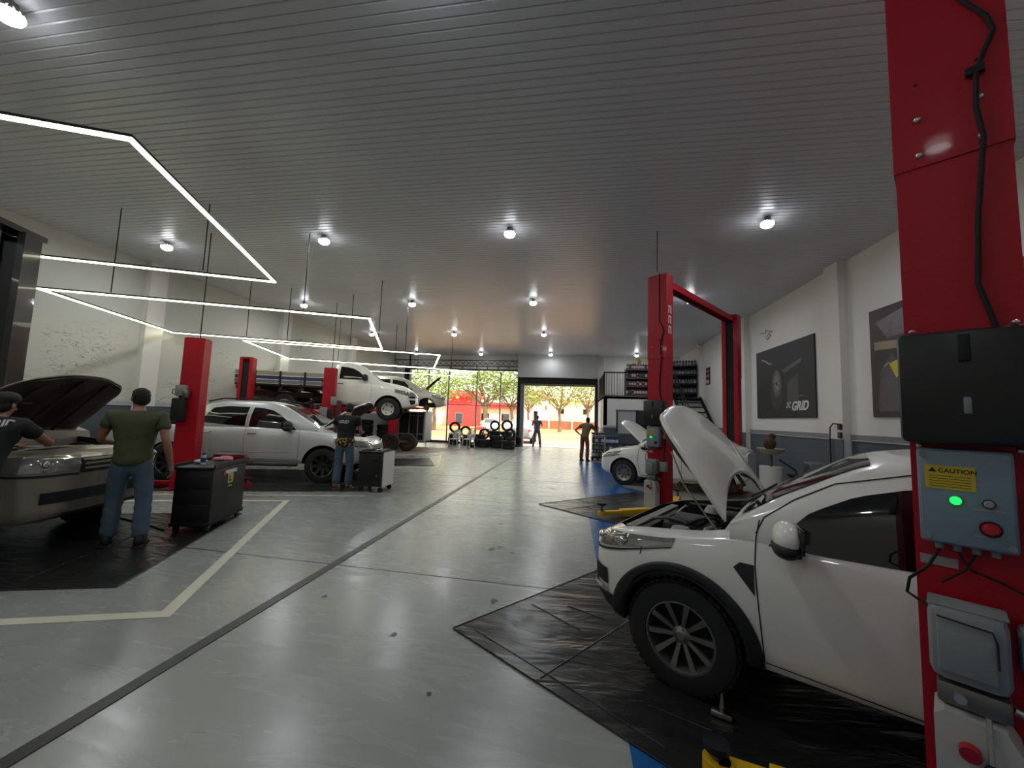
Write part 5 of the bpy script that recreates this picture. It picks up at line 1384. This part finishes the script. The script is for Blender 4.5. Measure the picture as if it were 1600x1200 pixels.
# ---------------------------------------------------------------- tyres
tp = MB(); R_, r_i, h_ = .3, .185, .1
tp.lathe([(r_i, -h_ * .75), (R_ * .86, -h_), (R_ * .96, -h_ * .85), (R_, -h_ * .6), (R_, h_ * .6), (R_ * .96, h_ * .85), (R_ * .86, h_), (r_i, h_ * .75), (r_i + .012, h_ * .5), (R_ * .9, h_ * .55), (R_ * .9, -h_ * .55), (r_i + .012, -h_ * .5)], 26, closed=True)
for k in range(26):
    a = 2 * PI * k / 26
    tp.box((R_ * math.cos(a), 0, R_ * math.sin(a)), (.008, h_ * 1.1, .045), 0, ry=-a)
me_t = tp.mesh('tyre', M_rubber)
def tyre(x, y, z, rx, rz, label, grp, s=1.0):
    o = bpy.data.objects.new('tyre', me_t); C.objects.link(o); o.location = (x, y, z); o.rotation_euler = (rx, 0, rz); o.scale = (s, s, s)
    tag(o, label, 'tyre', grp); return o
fx = lambda px, Y: (px - 895) / 610 * Y
Yt = 20.2
stacks = ((707, 20.5, 3, 'behind the left plastic chair'), (727, 20.5, 2, 'behind the right plastic chair'), (750, 20.1, 3, 'at the left end of the big heap'), (774, 20.4, 4, 'at the back of the big heap'), (757, 19.35, 2, 'at the front left of the big heap'), (778, 19.4, 3, 'at the front of the big heap'), (793, 20.1, 4, 'at the right end of the big heap'))
for i, (px, yy, n, lb) in enumerate(stacks):
    for k in range(n):
        tyre(fx(px, yy) + rnd.uniform(-.02, .02), yy + rnd.uniform(-.02, .02), .101 + k * .202, PI / 2, rnd.uniform(0, 3), ('lowest', 'second', 'third', 'fourth')[k] + ' tyre of the flat stack ' + lb, 'tyres lying flat in the heap')
ups = ((708, 20.5, 3, 1.0, 'standing on the stack behind the left plastic chair'), (726, 20.5, 2, 1.0, 'standing on the stack behind the right plastic chair'), (738, 19.0, 0, 1.0, 'standing on the floor right of the plastic chairs'), (773.5, 20.4, 4, .9, 'standing on top of the middle of the tyre heap'), (757, 19.4, 2, .9, 'standing at the front left of the big heap'), (793, 20.1, 4, 1.0, 'standing highest at the right end of the heap'))
for px, yy, lv, s_, lb in ups:
    tyre(fx(px, yy), yy, lv * .202 + .302 * s_ + .002, 0, rnd.uniform(-.3, .3), 'black tyre ' + lb, None, s_)
for k in range(2): tyre(fx(797, 19.0), 19.0, .101 + k * .202, PI / 2, 0, ('bottom', 'top')[k] + ' tyre of the small front stack beside the door post', None, 1)
tyre(fx(798, 19.0), 19.0, .404 + .302, 0, -.2, 'tyre standing on the small front stack beside the door post', None, 1.0)
tyre(fx(808, 20.8), 20.8, .302, 0, .5, 'tyre standing on the floor against the door post', None, 1.0)
for sx, sy, n, lb in ((-9.25, 16.6, 6, 'left'), (-8.55, 16.9, 5, 'right')):
    for k in range(n): tyre(sx, sy, .101 + k * .202, PI / 2, k, ('bottom', 'second', 'third', 'fourth', 'fifth', 'sixth')[k] + ' tyre of the %s tall stack behind the raised truck' % lb, 'tyres in the %s tall stack' % lb)
# loose axle
ax = thing('loose_axle', 'dusty brown axle with two big tyres on the floor under the flatbed truck', 'axle', (-7.05, 15.05, .37), rad(62))
for x_ in (-.3, .55): wheel(ax, (x_, 0, 0), .37, .24, .2, 'dusty', side=-1, n=5, steer=rad(-62 + 15) + 0)
MB().cyl((-.3, 0, 0), (.55, 0, 0), .06, n=10).build('shaft', M_rust, ax)
# box trailer
tb = thing('box_trailer', 'small black and grey box trailer with a drawbar, standing past the raised truck', 'trailer', (-7.75, 18.0, 0), rad(6))
MB().box((0, 0, .98), (1.7, 1.3, 1.35), bev=.02).build('body', M_matte, tb)
MB().box((0, 0, .27), (1.8, 1.36, .08)).build('chassis', M_motor, tb)
for x in (-.84, -.35, .15, .55, .84): MB().box((x, -.66, .98), (.04, .03, 1.35)).build('frame_bar', M_motor, tb)
for z in (.33, .62, 1.62): MB().box((0, -.66, z), (1.7, .03, .04)).build('frame_bar', M_motor, tb)
for x in (-.6, .35): MB().box((x, -.668, 1.0), (.36, .014, .9), bev=.004).build('door', M_darkmetal, tb)
MB().box((.87, 0, .98), (.03, 1.28, 1.35), bev=.01).build('end_panel', M_trim, tb)
for k in range(4): MB().box((.2 + k * .16, -.672, 1.48), (.1, .01, .07)).build('vent', M_grey, tb)
for sx in (-.35, .4): 
    wheel(tb, (sx, -.7, .2), .2, .12, .12, 'dusty', side=-1, n=5)
MB().tube([(.9, -.4, .28), (2.1, 0, .30), (.9, .4, .28)], .035, 6).build('drawbar', M_matte, tb)
MB().cyl((1.9, 0, 0), (1.9, 0, .42), .03, n=8).build('jockey_leg', M_matte, tb)
# plastic chairs
def chair(loc, rz, label):
    t_ = thing('plastic_chair', label, 'chair', loc, rz)
    MB().box((0, 0, .42), (.44, .42, .03), bev=.012).build('seat', M_plasticw, t_)
    bk = MB()
    for x in (-.17, -.1, -.035, .035, .1, .17): bk.box((x, -.225 , .62), (.035, .02, .38), rx=rad(10))
    bk.tube([(-.2, -.2, .45), (-.21, -.24, .7), (-.12, -.26, .83), (0, -.262, .85), (.12, -.26, .83), (.21, -.24, .7), (.2, -.2, .45)], .018, 8); bk.build('backrest', M_plasticw, t_)
    for sx in (-1, 1):
        MB().tube([(sx * .21, -.23, .66), (sx * .25, -.05, .66), (sx * .25, .14, .64), (sx * .235, .19, .56), (sx * .22, .18, .43)], .018, 8).build('armrest', M_plasticw, t_)
        for sy in (-1, 1): MB().tube([(sx * .19, sy * .17, .42), (sx * .235, sy * .22, .0)], [.026, .017], 8).build('leg', M_plasticw, t_)
chair((-5.55, 18.2, 0), rad(170), 'white plastic armchair on the left before the tyres'); chair((-4.95, 18.45, 0), rad(160), 'white plastic armchair on the right before the tyres')
# ---------------------------------------------------------------- people
def skinned(name, verts, edges, radii, m, parent, sub=2, root=0):
    me = bpy.data.meshes.new(name); me.from_pydata([tuple(v) for v in verts], edges, [])
    o = bpy.data.objects.new(name, me); C.objects.link(o)
    md = o.modifiers.new('skin', 'SKIN'); md.use_smooth_shade = True
    if not me.skin_vertices: return None
    for i, r in enumerate(radii):
        sv = me.skin_vertices[0].data[i]; sv.radius = r if isinstance(r, tuple) else (r, r)
        sv.use_root = (i == root)
    s_ = o.modifiers.new('sub', 'SUBSURF'); s_.levels = sub; s_.render_levels = sub
    dg = bpy.context.evaluated_depsgraph_get(); dg.update()
    nm = bpy.data.meshes.new_from_object(o.evaluated_get(dg)); o.modifiers.clear(); old = o.data; o.data = nm; bpy.data.meshes.remove(old)
    nm.materials.clear(); nm.materials.append(m); nm.shade_smooth()
    o.parent = parent
    return o
class G:
    def __init__(s): s.v = []; s.e = []; s.r = []; s.n = {}
    def add(s, key, p, r, to=None):
        s.v.append(Vector(p)); s.r.append(r); s.n[key] = len(s.v) - 1
        if to is not None: s.e.append((s.n[to], s.n[key]))
def person(label, loc, face, H=1.72, bend=0.0, side=0.0, head=(0, 0), arms=None, legs=None, shirt=None, trousers=None, shoes=None, hem=None, skin=None, sleeve=.55, sub=2, fingers=True, cap=None, twist=0, wide=1.0):
    # face: world angle the person faces; local y forward, x right
    k = H / 1.72; root = thing('person', label, 'person', loc, face - PI / 2)
    skin = skin or M_skin
    J = dict(pelvis=Vector((0, 0, .93)), hip_r=Vector((.095, 0, .89)), hip_l=Vector((-.095, 0, .89)), knee_r=Vector((.115, .02, .49)), knee_l=Vector((-.115, .02, .49)),
             ank_r=Vector((.125, -.03, .09)), ank_l=Vector((-.125, -.03, .09)))
    for kk, vv in (legs or {}).items(): J[kk] = Vector(vv)
    Rb = Matrix.Rotation(-bend, 3, 'X') @ Matrix.Rotation(side, 3, 'Y') @ Matrix.Rotation(twist, 3, 'Z')
    def up(x, y, z): return J['pelvis'] + Rb @ (Vector((x, y, z)) - Vector((0, 0, .93)))
    J['waist'] = up(0, .0, 1.08); J['chest'] = up(0, 0, 1.27); J['neckb'] = up(0, -.01, 1.44); J['neck'] = up(0, .01, 1.50)
    J['sh_r'] = up(.18 * wide, -.01, 1.395); J['sh_l'] = up(-.18 * wide, -.01, 1.395)
    J['el_r'] = up(.25, -.03, 1.12); J['wr_r'] = up(.27, .05, .87); J['el_l'] = up(-.25, -.03, 1.12); J['wr_l'] = up(-.27, .05, .87)
    for kk, vv in (arms or {}).items(): J[kk] = Vector(vv)
    for kk in J: J[kk] = J[kk] * k
    g = G()
    g.add('pelvis', J['pelvis'], (.135 * k, .095 * k)); g.add('waist', J['waist'], (.12 * k, .088 * k), 'pelvis'); g.add('chest', J['chest'], (.14 * k, .10 * k), 'waist')
    g.add('neckb', J['neckb'], (.075 * k, .065 * k), 'chest'); g.add('neck', J['neck'], .052 * k, 'neckb')
    yaw, pit = head
    Rh = Matrix.Rotation(yaw, 3, 'Z') @ Matrix.Rotation(-pit, 3, 'X')
    hb = J['neck']
    def hd(x, y, z): return hb + Rh @ Vector((x, y, z)) * k
    g.add('jaw', hd(0, .025, .055), (.056 * k, .062 * k), 'neck'); g.add('mid', hd(0, .012, .115), (.071 * k, .084 * k), 'jaw'); g.add('top', hd(0, .0, .165), (.062 * k, .075 * k), 'mid')
    for s_, sx in (('r', 1), ('l', -1)):
        g.add('sh_' + s_, J['sh_' + s_], .058 * k, 'chest'); g.add('ua_' + s_, J['sh_' + s_] * .5 + J['el_' + s_] * .5, .047 * k, 'sh_' + s_); g.add('el_' + s_, J['el_' + s_], .040 * k, 'ua_' + s_)
        g.add('fa_' + s_, J['el_' + s_] * .6 + J['wr_' + s_] * .4, .040 * k, 'el_' + s_); g.add('wr_' + s_, J['wr_' + s_], .026 * k, 'fa_' + s_)
        d = (J['wr_' + s_] - J['el_' + s_]).normalized()
        fw = Vector((0, 1, 0)); a = d.cross(fw)
        if a.length < .2: a = d.cross(Vector((0, 0, 1)))
        a.normalize(); b = a.cross(d).normalized()   # b: across the palm
        palm = J['wr_' + s_] + d * .05 * k; g.add('palm_' + s_, palm, (.036 * k, .018 * k), 'wr_' + s_)
        g.add('knu_' + s_, palm + d * .035 * k, (.038 * k, .015 * k), 'palm_' + s_)
        g.add('hip_' + s_, J['hip_' + s_], .088 * k, 'pelvis'); g.add('th_' + s_, J['hip_' + s_] * .5 + J['knee_' + s_] * .5, .075 * k, 'hip_' + s_); g.add('knee_' + s_, J['knee_' + s_], .055 * k, 'th_' + s_)
        g.add('calf_' + s_, J['knee_' + s_] * .62 + J['ank_' + s_] * .38, .055 * k, 'knee_' + s_); g.add('ank_' + s_, J['ank_' + s_], .037 * k, 'calf_' + s_)
        g.add('foot_' + s_, J['ank_' + s_] + Vector((0, .12, -.045)) * k, .035 * k, 'ank_' + s_)
    body = skinned('body', g.v, g.e, g.r, skin, root, sub)
    for s_, sx in (('r', 1), ('l', -1)):
        d = (J['wr_' + s_] - J['el_' + s_]).normalized(); a = d.cross(Vector((0, 1, 0)))
        if a.length < .2: a = d.cross(Vector((0, 0, 1)))
        a.normalize(); b = a.cross(d).normalized(); kn = J['wr_' + s_] + d * .08 * k
        if fingers:
            fg = MB()
            for q in range(4):
                ln = (.068, .078, .074, .058)[q] * k; st_ = kn + b * (.027 - .018 * q) * k
                c1_ = st_ + d * ln * .5 + a * sx * -.008 * k; c2_ = st_ + d * ln * .85 - a * sx * .026 * k; c3_ = st_ + d * ln * .95 - a * sx * .045 * k
                fg.tube([st_ - d * .02 * k, c1_, c2_, c3_], [.0095 * k, .009 * k, .0085 * k, .007 * k], 8)
            tb0 = J['wr_' + s_] + d * .03 * k + b * .028 * k
            fg.tube([tb0, tb0 + (d * .5 + b * .7) * .035 * k, tb0 + (d * .9 + b * .45) * .06 * k - a * sx * .012 * k], [.012 * k, .011 * k, .008 * k], 8)
            fg.build('fingers', skin, body)
    # face
    f = MB(); f.ball(hd(0, .105, .085), (.012 * k, .02 * k, .018 * k), 8); f.build('nose', skin, body)
    for sx in (-1, 1):
        MB().ball(hd(sx * .076, .0, .095), (.011 * k, .02 * k, .03 * k), 8).build('ear', skin, body)
        MB().ball(hd(sx * .03, .088, .112), (.012 * k, .008 * k, .007 * k), 8).build('eye', M_ink, body)
    MB().ball(hd(0, .086, .048), (.022 * k, .01 * k, .005 * k), 8).build('mouth', M_redd, body)
    T = Matrix.Translation(hd(0, -.012, .140)) @ Rh.to_4x4()
    h_ = MB()
    bm = bmesh.new(); bmesh.ops.create_uvsphere(bm, u_segments=22, v_segments=16, radius=1)
    for v in bm.verts:
        n_ = 1 + .05 * math.sin(v.co.x * 17 + v.co.z * 11) * math.sin(v.co.y * 13)
        v.co = Vector((v.co.x * .079 * k * n_, v.co.y * .092 * k * n_, v.co.z * .080 * k * n_))
    kill = [v for v in bm.verts if (v.co.y > .035 * k and v.co.z < .025 * k)]
    bmesh.ops.delete(bm, geom=kill, context='VERTS'); bm.verts.index_update(); bm.faces.index_update()
    h_.add([v.co[:] for v in bm.verts], [[v.index for v in f_.verts] for f_ in bm.faces], T); bm.free()
    h_.build('hair', M_hair, body)
    MB().ball(hd(0, -.03, .088), (.075 * k, .064 * k, .075 * k), 16).build('hair', M_hair, body)
    if cap:
        MB().ball(hd(0, 0, .165), (.092 * k, .106 * k, .07 * k), 16).build('cap', cap, body)
        MB().box(hd(0, .12, .15), (.13 * k, .1 * k, .012 * k), yaw).build('cap_peak', cap, body)
    # shirt
    g = G(); e = .018 * k
    hemz = J['pelvis'] + Rb @ Vector((0, 0, -.11)) * k
    g.add('hem', hemz, (.168 * k + e, .13 * k + e)); g.add('h2', J['pelvis'] + Rb @ Vector((0, 0, .03)) * k, (.165 * k + e, .125 * k + e), 'hem'); g.add('waist', J['waist'], (.155 * k + e, .115 * k + e), 'h2'); g.add('chest', J['chest'], (.178 * k * wide + e, .12 * k + e), 'waist')
    g.add('up', J['chest'] * .4 + J['neckb'] * .6, (.15 * k * wide, .098 * k), 'chest'); g.add('neckb', J['neckb'] + (J['neck'] - J['neckb']) * .25, (.075 * k, .072 * k), 'up')
    for s_ in 'rl':
        A = J['sh_' + s_]; E_ = J['el_' + s_]
        g.add('sh_' + s_, A + Vector((0, 0, .0)), .082 * k, 'up'); g.add('sl_' + s_, A * (1 - sleeve * .6) + E_ * sleeve * .6, .078 * k, 'sh_' + s_); g.add('se_' + s_, A * (1 - sleeve) + E_ * sleeve, .074 * k, 'sl_' + s_)
    sh = skinned('shirt', g.v, g.e, g.r, shirt, root, sub)
    # cloth folds
    for v in sh.data.vertices:
        c_ = v.co; n_ = v.normal
        v.co = c_ + n_ * (.006 * k * math.sin(c_.z * 46 + c_.x * 22) * math.sin(c_.x * 31 + c_.y * 17))
    if hem:
        g = G(); g.add('a', J['pelvis'] + Rb @ Vector((0, 0, -.13)) * k, (.185 * k + e, .145 * k + e)); g.add('b', J['pelvis'] + Rb @ Vector((0, 0, .0)) * k, (.182 * k + e, .14 * k + e), 'a'); g.add('c', J['pelvis'] + Rb @ Vector((0, 0, .13)) * k, (.172 * k + e, .13 * k + e), 'b')
        skinned('shirt_lower', g.v, g.e, g.r, hem, root, sub)
    g = G(); g.add('w', J['pelvis'] + Vector((0, 0, .12 * k)), (.138 * k, .102 * k)); g.add('p', J['pelvis'] + Vector((0, 0, -.02 * k)), (.14 * k, .11 * k), 'w')
    for s_ in 'rl':
        g.add('h' + s_, J['hip_' + s_] + Vector((0, 0, -.05 * k)), .103 * k, 'p'); g.add('t' + s_, J['hip_' + s_] * .5 + J['knee_' + s_] * .5, .092 * k, 'h' + s_); g.add('k' + s_, J['knee_' + s_], .078 * k, 't' + s_)
        g.add('c' + s_, J['knee_' + s_] * .5 + J['ank_' + s_] * .5, .080 * k, 'k' + s_); g.add('a' + s_, J['ank_' + s_] + Vector((0, .0, -.01)), .077 * k, 'c' + s_)
    tr = skinned('trousers', g.v, g.e, g.r, trousers, root, sub)
    for v in tr.data.vertices:
        c_ = v.co; v.co = c_ + v.normal * (.004 * k * math.sin(c_.z * 60 + c_.x * 50 + c_.y * 40) * (1 if c_.z < .5 else .4))
    for s_, sx in (('r', 1), ('l', -1)):
        A = J['ank_' + s_]; b = MB()
        b.ball(A + Vector((0, .055, -.045)) * k, (.048 * k, .13 * k, .045 * k), 14); b.ball(A + Vector((0, -.02, -.02)) * k, (.045 * k, .06 * k, .06 * k), 12)
        b.box(Vector((A.x, A.y + .055 * k, .014)), (.09 * k, .26 * k, .028), bev=.01); b.build('shoe', shoes or M_darkshoe, root)
    return root, J
# man in olive shirt
fdir = math.atan2(.80, -.60)
man1, J1 = person('man in olive t-shirt and blue jeans seen from behind by the open bonnet at left', (-4.77, 3.66, 0), fdir, 1.72, bend=.05, head=(.75, .1), wide=1.12,
       arms=dict(el_l=(-.30, .05, 1.14), wr_l=(-.22, .30, 1.08), el_r=(.29, -.07, 1.12), wr_r=(.33, .0, .86)), legs=dict(knee_l=(-.13, .05, .48), ank_l=(-.14, .04, .09), knee_r=(.13, .0, .49), ank_r=(.15, -.07, .09)),
       shirt=M_green_shirt, trousers=M_jeans, shoes=M_darkshoe)
man2, J2 = person('man in black t-shirt with camouflage hem and jeans, seen from behind at the silver pickup', (-4.50, 7.30, 0), rad(100), 1.72, bend=.12, head=(-.1, .35), wide=1.1,
       arms=dict(el_l=(-.27, .1, 1.14), wr_l=(-.2, .33, 1.12), el_r=(.27, .08, 1.13), wr_r=(.2, .32, 1.1)), shirt=M_blackshirt, trousers=M_jeans, shoes=M_boot, hem=M_camo)
text('shirt_lettering', 'GRID', .085, M_wtext, man2, Matrix.Translation((-.125, -.092, 1.305)) @ Matrix.Rotation(rad(97), 4, 'X'), .002, shear=.3, bold=.003)
man3, J3 = person('man in dark grey shirt and trousers standing in the roller doorway', (-1.93, 21.6, 0), rad(85), 1.7, arms=dict(el_l=(-.3, -.02, 1.16), wr_l=(-.2, .2, 1.2), el_r=(.3, -.02, 1.16), wr_r=(.2, .2, 1.2)), legs=dict(ank_l=(-.2, -.03, .09), ank_r=(.2, -.03, .09), knee_l=(-.15, .02, .49), knee_r=(.15, .02, .49)),
       shirt=mat('grey_shirt', (78, 88, 98), .9), trousers=mat('slate_jeans', (66, 82, 100), .9), sub=1, fingers=False)
man4, J4 = person('man in khaki shirt and brown trousers leaning on the oil stacks, hand on hip', (.46, 15.10, 0), rad(62), 1.7, bend=.42, head=(-.2, .2),
       arms=dict(el_l=(-.42, .0, 1.16), wr_l=(-.2, -.02, 1.0), el_r=(.28, .42, 1.1), wr_r=(.25, .62, 1.0)), shirt=mat('khaki_shirt', (104, 92, 66), .9), trousers=mat('brown_red_trousers', (104, 58, 48), .9), shoes=M_darkshoe, sub=1)
man5, J5 = person('man in black shirt and dark cap leaning into the champagne pickup at left edge', (-5.0, 2.60, 0), rad(125), 1.66, bend=.46, head=(-.3, .2), cap=M_matte,
       arms=dict(el_l=(-.22, .5, 1.15), wr_l=(-.15, .75, 1.12), el_r=(.26, .48, 1.16), wr_r=(.12, .74, 1.16)), shirt=M_blackshirt, trousers=mat('dark_trousers', (28, 30, 34), .9), shoes=M_darkshoe)
text('shirt_lettering', 'GRID', .08, M_wtext, man5, Matrix.Translation((.02, -.01, 1.30)) @ Matrix.Rotation(rad(40), 4, 'Z') @ Matrix.Rotation(rad(80), 4, 'X'), .002, shear=.3, bold=.003)

# ---------------------------------------------------------------- outside
struct('ground', MB().box((0, 62, -.12), (160, 80, .1)), M_grass)
struct('road', MB().box((0, 25.6, -.09), (160, 8.2, .1)), M_road)
struct('pavement', MB().box((0, 22.4, -.04), (60, 2.1, .08)), mat('pavement_concrete', (196, 184, 174), .8))
struct('median_road', MB().box((0, 40, -.075), (160, 4, .02)), M_road)
def tree(label, x, y, h, spread, seed, m, nleaf=2600, trunk=.16):
    r = random.Random(seed); t_ = thing('tree', label, 'tree', (x, y, -.07), 0)
    tk = MB(); tk.tube([(0, 0, 0), (.06, .02, h * .15), (-.05, 0, h * .3), (0, .05, h * .42)], [trunk * 1.3, trunk, trunk * .85, trunk * .8], 10)
    tips = []
    for k in range(9):
        a = 2 * PI * k / 9 + r.uniform(-.3, .3); z0 = h * r.uniform(.28, .42); L_ = spread * r.uniform(.6, 1.0)
        p0 = Vector((0, .03, z0)); p1 = p0 + Vector((math.cos(a) * L_ * .45, math.sin(a) * L_ * .45, h * .2)); p2 = p0 + Vector((math.cos(a) * L_, math.sin(a) * L_, h * r.uniform(.25, .52)))
        tk.tube([p0, p1, p2], [trunk * .5, trunk * .3, trunk * .1], 6); tips += [p1, p2, (p1 + p2) / 2]
        for q in range(2):
            p3 = p1 + Vector((r.uniform(-1, 1), r.uniform(-1, 1), r.uniform(.5, 1.6))) * spread * .25
            tk.tube([p1, p3], [trunk * .2, trunk * .06], 5); tips.append(p3)
    tips += [Vector((r.uniform(-.5, .5) * spread, r.uniform(-.5, .5) * spread, h * r.uniform(.7, 1.0))) for _ in range(14)]
    tk.build('trunk', M_bark, t_)
    lf = MB()
    for i in range(nleaf):
        c = r.choice(tips) + Vector((r.gauss(0, .22), r.gauss(0, .22), r.gauss(0, .16))) * spread * .75
        s_ = r.uniform(.07, .17) * (1 + h * .05); a = r.uniform(0, 6.28); b = r.uniform(-1, 1)
        u = Vector((math.cos(a), math.sin(a), b * .5)).normalized() * s_; v = Vector((-math.sin(a) * b, math.cos(a) * b, 1 - abs(b) * .4)).normalized() * s_ * .6
        lf.v += [tuple(c - u), tuple(c + v), tuple(c + u), tuple(c - v)]; n_ = len(lf.v); lf.f.append((n_ - 4, n_ - 3, n_ - 2, n_ - 1)); lf.m.append(0)
    o = lf.build('foliage', m, t_); o['kind'] = 'stuff'
tree('slender tree on the dry grass straight out through the roller door', fx(875, 50), 50, 7.4, 4.2, 3, M_leaf2, 1300, .2)
tree('tree with a pale forked trunk seen through the middle shopfront pane', fx(757, 44), 44, 8.2, 4.8, 5, M_leaf, 2000, .3)
tree('bushy tree seen through the left shopfront pane behind the raised cars', fx(672, 40), 40, 7.2, 4.4, 8, M_leaf, 2000, .2)
tree('leafy tree seen at the right end of the shopfront glass', fx(800, 47), 47, 8.4, 4.4, 11, M_leaf, 1900, .22)
tree('tree at the right side of the roller doorway view', fx(918, 56), 56, 8.2, 4.0, 13, M_leaf2, 1200, .2)
tree('tree at the left side of the roller doorway view', fx(826, 60), 60, 7.5, 3.4, 17, M_leaf, 1200, .18)
def building(label, x, y, wd, h, dp, m, roof, wins=(), rooff=True):
    t_ = thing('building', label, 'building', (x, y, -.07), 0)
    MB().box((0, dp / 2, h / 2), (wd, dp, h)).build('wall', m, t_)
    if rooff: MB().box((0, dp / 2 - .3, h + .5), (wd + .6, dp + .8, 1.0), bev=.05).build('roof', roof, t_)
    for (wx, wz, ww, wh) in wins:
        o = MB().box((wx, -.03, wz), (ww, .1, wh)).build('window', M_motor, t_); MB().box((wx, -.09, wz), (ww * .9, .03, wh * .88)).build('pane', M_glass, o)
    return t_
building('long cream building with a red fascia behind the trees', fx(790, 74), 74, 14, 3.4, 8, M_build_w, M_build_red, [(-4, 1.6, 1.6, 1.4), (0, 1.6, 1.6, 1.4), (4.2, 1.6, 1.6, 1.6)])
building('red walled building seen through the shopfront glass', fx(714, 60), 60, 4.2, 4.6, 6, M_build_red, M_build_red, [(0, 1.2, 1.2, 1.8)])
building('cream gabled building at the left of the doorway view', fx(832, 66), 66, 3.4, 5.2, 6, M_build_w, M_build_red, [(.6, 2.0, .7, 1.8)])
building('pale green building behind the slender tree', fx(898, 86), 86, 12, 5.9, 6, M_build_g, M_build_w, [(-3, 3.4, 1.4, 1.2), (2.4, 3.4, 1.4, 1.2)])
building('white building at the far left of the shopfront view', fx(660, 64), 64, 9, 3.6, 6, M_build_w, M_build_w, [(0, 1.6, 1.6, 1.2)])
fw_ = thing('brick_fence', 'low brick-red fence with white posts across the road', 'fence', (fx(885, 62), 62, -.07), 0)
MB().box((0, 0, .7), (13, .2, 1.3)).build('wall', M_brick, fw_)
for k in range(8): MB().box((-6.3 + k * 1.8, -.15, 1.0), (.22, .22, 2.0)).build('post', M_wtext, fw_)
bk_ = thing('motorcycle', 'small red motorcycle parked beyond the shopfront glass', 'motorcycle', (fx(749, 33), 33, -.07), 0)
for x in (-.6, .6): MB().lathe([(.24, -.04), (.3, -.05), (.3, .05), (.24, .04)], 20, Matrix.Translation((x, 0, .3)), closed=True).build('wheel', M_rubber, bk_)
MB().box((0, 0, .6), (.8, .25, .3), bev=.08).build('body', M_build_red, bk_); MB().tube([(.6, 0, .3), (.42, 0, 1.0), (.3, .3, 1.05)], .03, 6).build('handlebar', M_darkmetal, bk_)
